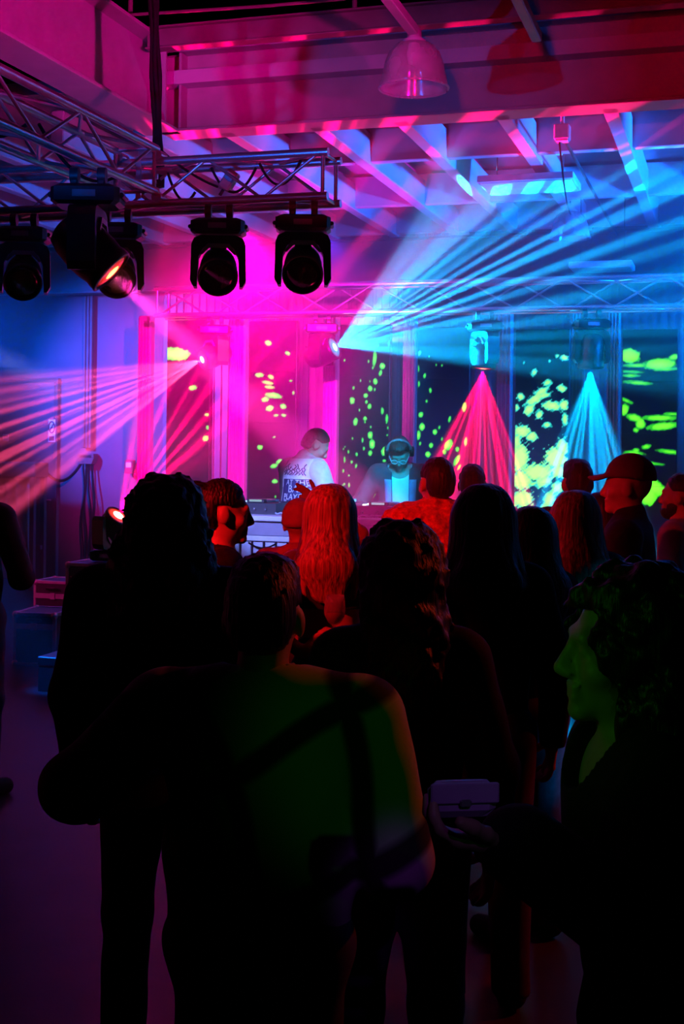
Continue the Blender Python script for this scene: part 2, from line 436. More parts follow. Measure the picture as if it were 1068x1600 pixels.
def lens_mat(name, col, strength, rim=None, core=.045):
    """glowing lamp core behind the lens glass, fading towards the rim"""
    if name in MATS: return MATS[name]
    m = bpy.data.materials.new(name); m.use_nodes = True; nt = m.node_tree; b = nt.nodes['Principled BSDF']
    b.inputs['Base Color'].default_value = (.01, .01, .01, 1); b.inputs['Roughness'].default_value = .1
    tc = nt.nodes.new('ShaderNodeTexCoord'); sp = nt.nodes.new('ShaderNodeVectorMath'); sp.operation = 'MULTIPLY'; sp.inputs[1].default_value = (1, 0, 1)
    ln = nt.nodes.new('ShaderNodeVectorMath'); ln.operation = 'LENGTH'
    nt.links.new(tc.outputs['Object'], sp.inputs[0]); nt.links.new(sp.outputs[0], ln.inputs[0])
    mr = nt.nodes.new('ShaderNodeMapRange'); mr.inputs['From Min'].default_value = core * .55; mr.inputs['From Max'].default_value = .098
    mr.inputs['To Min'].default_value = 0; mr.inputs['To Max'].default_value = 1; nt.links.new(ln.outputs['Value'], mr.inputs['Value'])
    rp = nt.nodes.new('ShaderNodeValToRGB'); nt.links.new(mr.outputs[0], rp.inputs['Fac'])
    rim = rim or col
    rp.color_ramp.elements[0].color = tuple(c * 1.0 for c in col) + (1,)
    e = rp.color_ramp.elements.new(.22); e.color = tuple(c * .16 for c in rim) + (1,)
    rp.color_ramp.elements[2].color = tuple(c * .015 for c in rim) + (1,)
    nt.links.new(rp.outputs['Color'], b.inputs['Emission Color']); b.inputs['Emission Strength'].default_value = strength
    m.cycles.emission_sampling = 'NONE'
    MATS[name] = m
    return m
def head_px(x, u, ztop, lab, target, lens, s=1.0, M=None):
    """a head aimed at a world target: yaw and pitch from the tilt axis"""
    M = M or hang_at(x, 400, u, ztop)
    c = M @ Vector((0, 0, -.325 * s))
    d = (Vector(target) - c).normalized()
    yaw = math.atan2(d.x, -d.y); pitch = math.atan2(d.z, math.hypot(d.x, d.y))
    return moving_head(M, lab, -pitch, yaw, lens, s)
# the four on the front truss, lenses dark, looking towards the crowd and down
fr = [(38, 'unlit moving head hanging at the far left of the truss row'), (184, 'unlit moving head half hidden behind the big lit one'),
      (342, 'unlit moving head hanging third in the truss row'), (474, 'unlit moving head at the right end of the truss row')]
for x, lab in fr:
    M = hang_at(x, 330, UF - SF / 2, ZFB - .034)
    p = M.translation
    head_px(x, UF, ZFB, lab, (p.x * .55, p.y - 4.0, .9), None, 1.0, M)
# the near one on the side truss, lit red: throws magenta across the stage
# it hangs under the near lower chord of the side truss
un = min(np.linspace(UF - 2.5, UF - .2, 200), key=lambda u: abs(pix(hall(vq - .02 + SF / 2, u, 3.0))[0] - 138))
pm_ = hall(vq - .02 + SF / 2, un, 0)
Mn = Matrix.Translation((pm_.x, pm_.y, ZF + .06 - SF / 2 - .024 - .045))
tgt_n = P(420, 655, 6.48)
L_red = lens_mat('lit red lens', (1.0, 0.30, 0.06), 8.0, (1.0, .03, .01), .06)
t, lp, ld = head_px(0, 0, 0, 'big near moving head with glowing orange lens on diagonal truss', tgt_n, L_red, 1.15, Mn)
NEAR_LP, NEAR_LD = lp, ld
spot('near_head_lamp', lp, lp + ld, (1.0, 0.03, 0.42), 16000, 12, .4, .03, dict(kind='bars', n=9, lo=.25, hi=.7, floor=.35, seed=2))

# ---- back truss fixtures: px, target, colour
ZBB = ZB - SB / 2 - .024
def back_head(x, lab, target, lenscol, col, power, angle, gobo, roll=0.0, blend=.3, lens_s=6.0):
    M = hang_at(x, 500, UB - SB / 2, ZBB - .034)
    t, lp, ld = head_px(x, UB, ZBB, lab, target, lens_mat('lit lens ' + lab[:14], lenscol, lens_s, col), 1.05, M)
    if power: spot('back_head_lamp', lp, lp + ld, col, power, angle, blend, .012, gobo, roll)
    return lp, ld
M_BLUE, M_CYAN, M_MAG, M_RED, M_PINK = (0.0, .16, 1.0), (0.0, .42, 1.0), (1.0, 0.0, .62), (1.0, 0.0, .03), (1.0, .02, .30)
F1 = back_head(336, 'pink lit moving head at the left of the back truss', P(0, 690, 11.4), (1, .5, .6), (1.0, .06, .20), 24000, 34,
               dict(kind='bars', n=34, lo=.46, hi=.60, floor=.06, seed=1, wy=.5), 'fan')
F2 = back_head(503, 'cyan lit moving head firing beams up across the ceiling', P(850, 385, 11.35), (.5, .95, 1), (0.0, .40, 1.0), 27000, 64,
               dict(kind='bars', n=36, lo=.48, hi=.57, floor=.012, seed=4, wy=.45), 'fan', .2, 14.0)
F3 = back_head(757, 'red lit moving head pointing down beside the DJ booth', P(735, 800, 11.9), (1, .25, .12), (1.0, 0.0, .09), 20000, 54,
               dict(kind='bars', n=22, lo=.46, hi=.60, floor=.08, seed=6, wy=.5), 'fan', .2)
F4 = back_head(924, 'cyan lit moving head pointing down above the cap wearer', P(913, 800, 11.9), (.5, .95, 1), M_CYAN, 18000, 48,
               dict(kind='bars', n=24, lo=.46, hi=.60, floor=.08, seed=9, wy=.5), 'fan', .2, 14.0)

# ---- unseen lamps without bodies: inferred ones, and fills added to tint single things
spot('blue_ceiling_wash', hall(2.6, 10.6, 2.4), hall(-.7, 11.2, 4.3), (0.0, .13, 1.0), 10000, 62, .9, .2)
spot('blue_wall_wash', hall(-8.8, 11.0, 3.4), hall(-7.2, 14.3, 2.3), (0.0, .09, 1.0), 6500, 50, .9, .2)
spot('blue_back_wash', hall(1.2, 11.9, 3.2), hall(-3.2, 13.6, 1.6), (0.0, .15, 1.0), 1000, 60, .9, .2)
spot('blue_cladding_wash', hall(1.0, 13.6, 3.7), hall(-3.5, 14.3, 1.6), (0.0, .15, 1.0), 1500, 70, .9, .2)
spot('magenta_ceiling_wash', hall(-3.6, 10.4, 1.2), hall(-3.3, 11.2, 4.3), (.9, 0.0, .9), 1000, 52, .9, .2)
spot('magenta_beam_wash', hall(1.9, 1.4, 2.0), hall(-4.0, 6.4, 4.4), (1.0, 0.0, .40), 6500, 40, .8, .1, dict(kind='slab', wy=.28, ws=.4))
spot('red_beam_wash', hall(-.6, .8, 2.7), hall(-.6, 8.85, 4.42), (1.0, .0, .05), 1000, 64, .7, .1, dict(kind='slab', wy=.11, ws=.4))
spot('pink_stage_fill', P(372, 365, 7.7), P(388, 590, 12.6), (1.0, 0.0, .34), 15000, 38, .8, .04)  # added source behind the truss heads; no fixture stands there
spot('violet_stage_fill', P(512, 372, 7.4), P(560, 620, 12.4), (.05, .03, 1.0), 600, 40, .8, .04)  # added violet partner of the pink source, also without a fixture
spot('blue_truss_fill', hall(-3.2, 1.2, 2.2), hall(-3.1, 5.2, 3.3), (0.0, .12, 1.0), 900, 34, .8, .05, dict(kind='slab', wy=.34, ws=.4))  # added off to the left to put blue on the truss tubes
spot('green_shoulder_lamp', hall(1.6, -1.5, 2.9), P(585, 1150, 2.45), (.06, 1.0, .04), 13, 8, .9, .03)
spot('green_face_lamp', hall(-2.8, .2, 2.2), P(925, 1030, 1.95), (.10, 1.0, .03), 22, 10, .8, .03)
spot('red_rim_fill', hall(2.0, 6.0, 3.4), P(640, 1180, 2.45), (1.0, .05, .01), 200, 14, .7, .03)  # added to rim the nearest jacket in red
spot('red_crowd_lamp', hall(-3.4, 1.0, 3.4), hall(-1.45, 5.4, 1.35), (1.0, .005, .01), 1300, 21, .8, .05)
spot('red_side_lamp', hall(-4.6, 3.6, 3.0), hall(-1.2, 5.2, 1.4), (1.0, .005, .03), 240, 26, .9, .05)
spot('cyan_leg_fill', hall(3.6, 3.4, 3.2), P(890, 1190, 5.2), (0.0, .36, 1.0), 900, 16, .5, .02, dict(kind='dots', n=9, lo=.25, hi=.62, floor=.1, seed=3))  # added spot; its blue on trousers stands in for floor patches
spot('cyan_dj_fill', hall(-1.2, 6.0, 3.6), hall(-2.5, 8.7, 1.6), (0.0, .45, 1.0), 3200, 15, .8, .05)  # added from the front to brighten the DJs, no fixture
spot('violet_booth_fill', hall(-3.9, 6.0, 2.3), PU(455, 800, 8.4), (.20, .26, 1.0), 1100, 20, .8, .05)  # added to brighten the denim jacket and the booth front
spot('red_truss_fill', hall(1.2, 1.6, 2.3), hall(-2.5, UF, 3.25), (1.0, .0, .06), 700, 22, .7, .05, dict(kind='slab', wy=.2, ws=.4))  # added to redden the front truss and its heads
spot('magenta_case_fill', hall(-7.6, 6.0, 3.0), PU(70, 900, 10.2), (1.0, .0, .35), 900, 11, .8, .05)  # added to put magenta on the flight case edging
spot('blue_left_floor_fill', hall(-7.0, 7.4, 3.4), PZ(105, 1078, 0), (.0, .12, 1.0), 6000, 7, .7, .05)  # added for the blue patch on the left floor
spot('red_hip_fill', hall(-.9, 2.0, 4.6), P(712, 1140, 4.0), (1.0, .01, .01), 260, 5, .7, .03)  # added overhead to redden one guest's hand and hip
spot('violet_bag_fill', hall(.9, -1.2, 3.2), P(716, 1240, 1.83), (.45, .06, 1.0), 40, 3.4, .8, .03)  # added behind the camera to lift the purple of the bag
spot('red_floor_fill', hall(2.6, 6.4, 3.5), PZ(715, 1560, 0), (1.0, .01, .01), 400, 16, .6, .03)  # added for the red patch on the near floor

# ================================================================== LED SCREENS
def smooth_noise(x, y, s):
    return (np.sin(x * 1.7 * s + 1.3) * np.cos(y * 1.3 * s + .7) + .6 * np.sin(x * 3.1 * s + y * 2.3 * s) + .4 * np.cos(x * 5.3 * s - y * 4.7 * s + 2.)) / 2.0
m = bpy.data.materials.new('led screen picture'); m.use_nodes = True
nt = m.node_tree; nt.nodes.remove(nt.nodes['Principled BSDF'])
at = nt.nodes.new('ShaderNodeAttribute'); at.attribute_name = 'picture'
em = nt.nodes.new('ShaderNodeEmission'); em.inputs[1].default_value = 2.0
nt.links.new(at.outputs['Color'], em.inputs[0]); nt.links.new(em.outputs[0], nt.nodes['Material Output'].inputs['Surface'])
m.cycles.emission_sampling = 'NONE'; M_led = m
rnd = random.Random(3)
def drops(n, x0, x1, y0, y1, smin, smax, asp=(1.2, 2.6), rot=(1.2, 1.9)):
    return [(rnd.uniform(x0, x1), rnd.uniform(y0, y1), rnd.uniform(smin, smax), rnd.uniform(*asp), rnd.uniform(*rot)) for _ in range(n)]
# ellipses in picture pixels: x, y, half width, half height, tilt
E = lambda L: [(x, y, a, b, t) for x, y, a, b, t in L]
BLOBS = {
 0: [(272, 553, 25, 10.5, .08), (301, 606, 6.5, 4, -.2), (323, 648, 4, 2.5, 0), (324, 668, 2.5, 3.5, 0), (321, 685, 5, 4.5, -.3)],
 1: [(419, 536, 5.5, 4, .4), (449, 552, 4.5, 3, .4), (405, 586, 7, 3.6, 0), (423, 589, 5, 3.2, .5), (418, 598, 9, 2.8, .2), (421, 605, 8, 2.6, .1), (427, 618, 13, 4.5, .15),
     (414, 624, 6, 4, -.2), (421, 638, 6.5, 4.5, -.2), (442, 635, 5, 4, .3), (431, 649, 4, 2, 0), (443, 649, 4, 2.4, .2), (454, 595, 2.5, 1.6, 0), (458, 614, 1.8, 2.8, 0),
     (428, 683, 2.6, 1.4, -.2), (406, 699, 4.6, 3.8, 0), (436, 721, 5.5, 3.2, -.5), (428, 728, 6, 3.4, -.3), (429, 752, 4.5, 3.4, 0), (430, 776, 1.2, 2, 0)],
 2: [(585, 560, 3, 13, .08), (590, 540, 1.8, 3, .1), (608, 536, 2, 5, .2), (597, 572, 4.5, 5, 0), (594, 583, 2.5, 5, .2), (586, 596, 3.5, 5, 0), (578, 607, 3.6, 4.4, 0), (571, 618, 3.6, 3.6, 0),
     (550, 626, 4, 5.5, 0), (552, 606, 1.6, 2.8, 0), (572, 628, 2.2, 3, 0), (577, 635, 3, 4.4, .2), (555, 659, 3.4, 6.4, .15), (570, 654, 3, 3.4, 0), (597, 642, 2.2, 5.4, 0), (604, 654, 2.2, 7, 0),
     (578, 680, 4, 6, 0), (581, 694, 4.5, 7.5, 0), (578, 708, 3.2, 4.4, 0), (600, 705, 4.5, 7.5, .3), (566, 688, 1.6, 4, 0), (568, 701, 1.6, 3, 0), (557, 710, 1.8, 3, 0), (538, 718, 1.4, 5, 0),
     (549, 722, 1.8, 2.4, 0), (556, 728, 1.6, 3.4, .2), (536, 736, 1.4, 3, 0), (545, 743, 1.4, 1.4, 0), (600, 720, 3, 2, 0)] + [(x, y, s, s * a, 0) for x, y, s, a, _ in drops(26, 533, 606, 560, 790, .8, 1.5)],
 3: [(655, 552, 2.2, 4.4, .3), (653, 576, 1.8, 5, 0), (663, 587, 2, 4, .1), (654, 600, 1.6, 5, 0), (672, 610, 2, 4, 0), (666, 627, 1.6, 2.4, 0), (657, 648, 3.4, 4.6, .5), (659, 667, 4.4, 6, 0), (653, 680, 3.6, 7.4, .1),
     (679, 675, 3.6, 4.4, 0), (673, 696, 3.2, 4, 0), (668, 710, 4.2, 4.6, 0), (725, 636, 3.4, 7.5, .15), (702, 655, 2, 5, .25), (700, 695, 6, 9, .45), (694, 706, 3, 4, 0), (714, 702, 3, 4, 0), (727, 690, 2.4, 7, .1),
     (713, 719, 3.6, 10, .5), (686, 668, 1.5, 3, .2), (690, 686, 1.4, 3, 0), (656, 693, 1.6, 3, 0), (717, 730, 2, 5, .5), (690, 571, 1.2, 2, 0), (681, 570, 1, 2, 0), (670, 557, 1, 1.8, 0)],
 4: [(881, 559, 7, 5, 0), (870, 556, 3.6, 3.2, 0), (858, 564, 2, 2.6, .4), (834, 582, 4.2, 6.6, .6), (818, 567, 1.4, 2.6, .3), (855, 598, 8, 5, -.4), (845, 612, 14, 6, -.5), (877, 607, 8, 6, .2), (813, 620, 6, 6, -.3), (807, 637, 4, 6, .2),
     (835, 624, 18, 7, -.6), (862, 634, 16, 8, .1), (848, 618, 14, 5, -.2), (826, 640, 8, 10, .6), (842, 648, 6, 8, .3), (880, 633, 8, 9, .4), (882, 655, 5, 12, 0), (854, 664, 7, 5, 0), (815, 674, 14, 10, 0), (806, 690, 8, 14, 0),
     (830, 682, 10, 8, 0), (812, 715, 14, 24, 0), (840, 738, 26, 14, 0), (868, 716, 18, 18, -.4), (878, 700, 10, 16, 0), (815, 750, 16, 16, 0), (850, 752, 16, 9, -.5), (872, 736, 14, 12, 0), (832, 756, 10, 4, -.3), (815, 780, 18, 14, 0), (870, 762, 10, 10, 0),
     (858, 780, 10, 16, .4), (850, 795, 8, 8, 0)],
 5: [(983, 556, 18, 12, .1), (1030, 569, 27, 9.5, -.05), (1052, 558, 9, 5, -.3), (995, 571, 24, 3.4, 0), (1040, 577, 22, 3, -.05), (987, 581, 18, 2.4, .05), (985, 587, 14, 3, 0), (996, 598, 24, 3.6, .08), (978, 626, 12, 3, .4), (975, 640, 7, 10, .2),
     (991, 653, 14, 6, .3), (1000, 662, 8, 9, 0), (1030, 653, 30, 5, 0), (1050, 647, 16, 3, 0), (1035, 666, 26, 6.5, -.1), (993, 672, 5, 4, 0), (990, 708, 16, 4, .1), (1009, 698, 8, 4, -.2), (993, 704, 6, 4, 0), (1046, 706, 22, 3.6, .12),
     (985, 717, 18, 7, .2), (1018, 724, 20, 2.4, .12), (1022, 762, 20, 12, .5), (1012, 775, 14, 16, .2), (1040, 777, 12, 6, .5)],
}
SCR = [(260, 326), (388, 461), (530, 607), (652, 732), (805, 888), (972, 1057)]
US = 12.45
TOPY = [500, 502, 508, 512, 515, 515]
names = ['led screen with one big green blob, left of the stage', 'led screen with a column of green blobs behind the denim jacket', 'led screen with falling green drops between the two DJs',
         'led screen with green drops right of the DJ in headphones', 'led screen filled with a mass of pale green foam', 'led screen with wide green streaks at the right']
for k, (xa, xb) in enumerate(SCR):
    pa, pb = PU(xa, 600, US), PU(xb, 600, US)
    wdt = (pb - pa).length; ztop = PU((xa + xb) / 2, TOPY[k], US).z; zbot = .42
    c = (pa + pb) / 2
    M = Matrix.Translation((c.x, c.y, zbot)) @ Matrix.Rotation(-YAW, 4, 'Z')
    t = empty('led_screen', M, names[k], 'screen', 'tall led screens across the stage back')
    H = ztop - zbot
    MB().box((0, .06, H / 2), (wdt + .012, .09, H + .012), None, .006).build('cabinet', M_black, t)
    for sx in (-1, 1):
        MB().box((sx * wdt * .36, .05, -zbot / 2 - .003), (.05, .05, zbot), None, .004).build('leg', M_blackm, t)
        MB().box((sx * wdt * .36, .05, -zbot + .012), (.07, .26, .022), None, .004).build('foot', M_blackm, t)
    for q in range(1, 5): MB().box((0, .0135, H * q / 5), (wdt, .003, .004)).build('seam', M_black, t)
    nx, nz = 78, 230
    xs = np.linspace(-wdt / 2, wdt / 2, nx); zs = np.linspace(0.55, H, nz)
    X, Z = np.meshgrid(xs, zs)
    vs = np.stack([X, np.full_like(X, .012), Z], -1).reshape(-1, 3)
    fs = [(j * nx + i, j * nx + i + 1, (j + 1) * nx + i + 1, (j + 1) * nx + i) for j in range(nz - 1) for i in range(nx - 1)]
    n0 = len(vs)
    vs = np.concatenate([vs, [[-wdt / 2, .012, 0], [wdt / 2, .012, 0]]]); fs.append((n0, n0 + 1, nx - 1, 0))
    W = np.array(M) @ np.concatenate([vs, np.ones((len(vs), 1))], 1).T
    px = []
    ux, uy = W[0] / W[1] * FPX, (W[2] - CAMZ) / W[1] * FPX      # where each point stands in the shown picture
    gx = CX + ux * math.cos(ROLL) + uy * math.sin(ROLL); gy = CY - (-ux * math.sin(ROLL) + uy * math.cos(ROLL))
    f = np.full(len(vs), 9.0)
    for (bx, by, a, b, tt) in BLOBS[k]:
        dx, dy = gx - bx, gy - by
        p, q = dx * math.cos(tt) + dy * math.sin(tt), -dx * math.sin(tt) + dy * math.cos(tt)
        wob = 1 + .16 * smooth_noise(gx, gy, .22 if a + b > 12 else .5) + (.30 * smooth_noise(gy, gx, .33) + .16 * smooth_noise(gx, gy, .8) if k == 4 else 0)
        f = np.minimum(f, (np.sqrt((p / a) ** 2 + (q / b) ** 2) * wob - 1) * min(a, b))
    # bg navy with a slight gradient of its own picture
    bgc = np.stack([.0008 + 0 * f, .001 + 0 * f, .014 + .008 * smooth_noise(gx, gy, .03)], -1)
    if k in (3, 4): bgc = bgc + np.stack([0 * f, .012 * np.clip((gy - 560) / 200, 0, 1), .07 * np.clip((gy - 560) / 200, 0, 1)], -1)
    ins = np.clip(-f / 1.2 + .3, 0, 1)[:, None]; core = np.clip((-f - 1.5) / 6.0, 0, 1)[:, None]
    edge = np.array([[.05, .75, .10]]); mid = np.array([[.20, 1.1, .10]]); hot = np.array([[.50, 1.5, .24]])
    if k == 5: mid = np.array([[.10, .85, .02]]); hot = np.array([[.22, 1.1, .05]]); edge = np.array([[.02, .45, .02]])
    if k == 4: mid = np.array([[.22, 1.0, .28]]); hot = np.array([[.5, 1.2, .30]]); edge = np.array([[.02, .6, .55]])
    green = edge * (1 - np.clip(core * 6, 0, 1)) + (mid * (1 - core) + hot * core) * np.clip(core * 6, 0, 1)
    colr = np.clip(bgc, 0, 9) * (1 - ins) + green * ins
    me = bpy.data.meshes.new('picture_face'); me.from_pydata(vs.tolist(), [], fs); me.materials.append(M_led)
    ca = me.color_attributes.new('picture', 'FLOAT_COLOR', 'POINT')
    ca.data.foreach_set('color', np.concatenate([colr, np.ones((len(vs), 1))], 1).astype(np.float32).ravel())
    o = inst('picture_face', me, t)

# pale steel posts between the screens
M_post = mat('pale painted post', (0.34, 0.34, 0.37), 0.4, 0, 0.08)
posts = [(228, 20, 'pale post at the left edge of the screens'), (372, 26, 'pale fluted post left of the denim jacket DJ'), (517, 22, 'pale fluted post between the denim jacket DJ and the falling drops'),
         (640, 20, 'pale fluted post behind the DJ in headphones'), (744, 12, 'narrow post under the red lit moving head'), (788, 24, 'pale fluted post left of the foam screen'),
         (902, 20, 'pale fluted post right of the foam screen'), (958, 20, 'pale fluted post left of the streaked screen')]
for x, wp, lab in posts:
    u = US + .34
    a, b = PU(x - wp / 2, 600, u), PU(x + wp / 2, 600, u); wd = (b - a).length; c = (a + b) / 2
    t = empty('stage_post', Matrix.Translation((c.x, c.y, 0)) @ Matrix.Rotation(-YAW, 4, 'Z'), lab, 'post', 'pale posts between the led screens')
    ztp = 3.15
    MB().box((0, 0, ztp / 2), (wd, .1, ztp), None, .01).build('shaft', M_post, t)
    n = 4 if wp > 15 else 2
    for i in range(n):
        xx = -wd / 2 + wd * (i + .5) / n
        MB().box((xx, -.056, ztp / 2), (wd / n * .55, .022, ztp - .1), None, .006).build('flute', M_post, t)
    MB().box((0, 0, .01), (wd + .08, .2, .02), None, .004).build('base_plate', M_post, t)
# haze filling the stage end of the hall
hzb = MB()
poly = [(5.1, .02), (U1 - .02, .02), (U1 - .02, ZC - .02), (UC - .25, ZC - .02), (UC - .25, 3.3), (5.1, 3.3)]
hzb.add([(vv_, a, b) for vv_ in (V0 + .6, 3.2) for a, b in poly], [(0, 1, 2, 3, 4, 5), (11, 10, 9, 8, 7, 6)] + [(i + 1 if i < 5 else 0, i, i + 6, (i + 1 if i < 5 else 0) + 6) for i in range(6)])
hz = hzb.build('stage_haze', M_roof, None, HROT.copy()); hz['kind'] = 'stuff'
_bm = bmesh.new(); _bm.from_mesh(hz.data); bmesh.ops.recalc_face_normals(_bm, faces=_bm.faces); _bm.to_mesh(hz.data); _bm.free()
m = bpy.data.materials.new('stage haze'); m.use_nodes = True; nt = m.node_tree
nt.nodes.remove(nt.nodes['Principled BSDF'])
vsn = nt.nodes.new('ShaderNodeVolumeScatter'); vsn.inputs['Density'].default_value = 0.05; vsn.inputs['Anisotropy'].default_value = 0.15
vsn.inputs['Color'].default_value = (1, 1, 1, 1)
nt.links.new(vsn.outputs[0], nt.nodes['Material Output'].inputs['Volume'])
hz.data.materials.clear(); hz.data.materials.append(m)
tag(hz, 'thin smoke haze hanging over the stage and catching the beams', 'haze')

# ================================================================== PEOPLE: bodies grown as one smooth surface
class Field:
    """distance field on a grid; parts melt into each other, then one continuous surface is drawn through zero"""
    def __init__(s, lo, hi, h):
        s.h = h; s.lo = np.array(lo, np.float32)
        n = np.ceil((np.array(hi) - np.array(lo)) / h).astype(int) + 1
        s.n = n; s.f = np.full(n, .25, np.float32)
    def sub(s, lo, hi):
        a = np.clip(np.floor((lo - s.lo) / s.h).astype(int), 0, s.n - 1); b = np.clip(np.ceil((hi - s.lo) / s.h).astype(int) + 1, 1, s.n)
        if (b <= a).any(): return None
        g = [s.lo[i] + s.h * np.arange(a[i], b[i], dtype=np.float32) for i in range(3)]
        return (slice(a[0], b[0]), slice(a[1], b[1]), slice(a[2], b[2])), np.meshgrid(*g, indexing='ij')
    def blend(s, sl, d, k, cut):
        f = s.f[sl]
        if cut: d = -d; f2 = np.maximum(f, d) + (np.maximum(k - np.abs(f - d), 0) ** 2) / (4 * k)
        else: f2 = np.minimum(f, d) - (np.maximum(k - np.abs(f - d), 0) ** 2) / (4 * k)
        s.f[sl] = f2
    def cap(s, a, b, ra, rb, k=.02, sq=(1, 1), cut=False, ax=None, grow=0.0):
        """tapered limb; sq squeezes the section across axis ax"""
        a, b = np.array(a, np.float32), np.array(b, np.float32)
        ra, rb = ra + grow, rb + grow
        m = max(ra, rb) * max(1.0, *sq) + k + 2 * s.h
        r = s.sub(np.minimum(a, b) - m, np.maximum(a, b) + m)
        if r is None: return
        sl, (X, Y, Z) = r
        d = b - a; L2 = float(d @ d) + 1e-9
        t = np.clip(((X - a[0]) * d[0] + (Y - a[1]) * d[1] + (Z - a[2]) * d[2]) / L2, 0, 1)
        qx, qy, qz = X - a[0] - t * d[0], Y - a[1] - t * d[1], Z - a[2] - t * d[2]
        s.blend(sl, np.sqrt((qx / sq[0]) ** 2 + (qy / sq[1]) ** 2 + qz ** 2) - (ra + (rb - ra) * t), k, cut)
    def ell(s, c, r, k=.02, M=None, cut=False, grow=0.0):
        c = np.array(c, np.float32); r = np.array(r, np.float32) + grow
        m = r.max() + k + 2 * s.h
        q = s.sub(c - m, c + m)
        if q is None: return
        sl, (X, Y, Z) = q
        X, Y, Z = X - c[0], Y - c[1], Z - c[2]
        if M is not None:
            I = np.array(M.to_3x3().inverted())
            X, Y, Z = (I[i, 0] * X + I[i, 1] * Y + I[i, 2] * Z for i in range(3))
        k0 = np.sqrt((X / r[0]) ** 2 + (Y / r[1]) ** 2 + (Z / r[2]) ** 2)
        k1 = np.sqrt((X / r[0] ** 2) ** 2 + (Y / r[1] ** 2) ** 2 + (Z / r[2] ** 2) ** 2) + 1e-6
        s.blend(sl, k0 * (k0 - 1) / k1, k, cut)
    def grid(s):
        return np.meshgrid(*[s.lo[i] + s.h * np.arange(s.n[i], dtype=np.float32) for i in range(3)], indexing='ij')
    def mesh(s, name, m, W):
        f = s.f; inside = f < 0
        n = f.shape
        corner = [(i, j, k) for i in (0, 1) for j in (0, 1) for k in (0, 1)]
        cnt = np.zeros(tuple(q - 1 for q in n), np.int8)
        for c in corner: cnt += inside[c[0]:n[0] - 1 + c[0], c[1]:n[1] - 1 + c[1], c[2]:n[2] - 1 + c[2]]
        act = (cnt > 0) & (cnt < 8)
        ijk = np.argwhere(act)
        if len(ijk) == 0: return None
        idx = np.full(act.shape, -1, np.int32); idx[act] = np.arange(len(ijk))
        F = {c: f[ijk[:, 0] + c[0], ijk[:, 1] + c[1], ijk[:, 2] + c[2]] for c in corner}
        acc = np.zeros((len(ijk), 3)); num = np.zeros(len(ijk))
        for c in corner:
            for ax in range(3):
                if c[ax]: continue
                e = list(c); e[ax] = 1; e = tuple(e)
                fa, fb = F[c], F[e]; x = (fa < 0) != (fb < 0)
                t = np.where(x, fa / np.where(x, fa - fb, 1), 0)
                p = np.array(c, float)[None, :].repeat(len(ijk), 0); p[:, ax] += t
                acc[x] += p[x]; num[x] += 1
        vs = (ijk + acc / num[:, None]) * s.h + s.lo
        quads = []
        for ax in range(3):
            a, b = [q for q in range(3) if q != ax]
            lo = [slice(None)] * 3; hi = [slice(None)] * 3
            lo[ax] = slice(0, n[ax] - 1); hi[ax] = slice(1, n[ax])
            s0, s1 = inside[tuple(lo)], inside[tuple(hi)]
            e = np.argwhere(s0 != s1)
            e = e[(e[:, a] > 0) & (e[:, b] > 0) & (e[:, a] < n[a] - 1) & (e[:, b] < n[b] - 1)]
            if len(e) == 0: continue
            fl = s0[e[:, 0], e[:, 1], e[:, 2]]
            def cell(da, db):
                q = e.copy(); q[:, a] += da; q[:, b] += db
                return idx[q[:, 0], q[:, 1], q[:, 2]]
            q = np.stack([cell(-1, -1), cell(0, -1), cell(0, 0), cell(-1, 0)], 1)
            if ax == 1: fl = ~fl
            q[~fl] = q[~fl][:, ::-1]
            quads.append(q)
        q = np.concatenate(quads)
        q = q[(q >= 0).all(1)]
        me = bpy.data.meshes.new(name)
        me.vertices.add(len(vs)); me.vertices.foreach_set('co', vs.astype(np.float32).ravel())
        me.loops.add(len(q) * 4); me.loops.foreach_set('vertex_index', q.astype(np.int32).ravel())
        me.polygons.add(len(q)); me.polygons.foreach_set('loop_start', np.arange(0, len(q) * 4, 4, dtype=np.int32))
        me.polygons.foreach_set('use_smooth', np.ones(len(q), bool))
        me.update(calc_edges=True); me.materials.append(m)
        return me
def wob(X, Y, Z, s):
    return (np.sin(X * 1.9 * s + 2 * np.sin(Z * .8 * s)) * np.cos(Y * 1.6 * s + 1.1) + .7 * np.sin(Z * 1.4 * s + X * 1.1 * s + 1.5 * np.sin(Y * s)) + .5 * np.sin((X + Y - Z) * 2.7 * s)) / 2.2

SKIN = mat('skin', (0.42, 0.25, 0.18), 0.5, 0, 0.08, 30.0, 0, .4)
SKIN_D = mat('darker skin', (0.26, 0.15, 0.10), 0.5, 0, 0.08, 30.0, 0, .4)
def hair_mat(name, col):
    m = mat(name, col, .45, 0, .75, 1.0, .6, .35); nt = m.node_tree
    nz = [n for n in nt.nodes if n.type == 'TEX_NOISE'][0]; tc = [n for n in nt.nodes if n.type == 'TEX_COORD'][0]
    mp = nt.nodes.new('ShaderNodeMapping'); mp.inputs['Scale'].default_value = (95, 95, 5)      # fine strands running down
    nt.links.new(tc.outputs['Object'], mp.inputs['Vector']); nt.links.new(mp.outputs[0], nz.inputs['Vector'])
    return m
HAIR_K = hair_mat('black hair', (0.010, 0.008, 0.008)); HAIR_B = hair_mat('brown hair', (0.05, 0.025, 0.015)); HAIR_L = hair_mat('blond hair', (0.22, 0.11, 0.05))
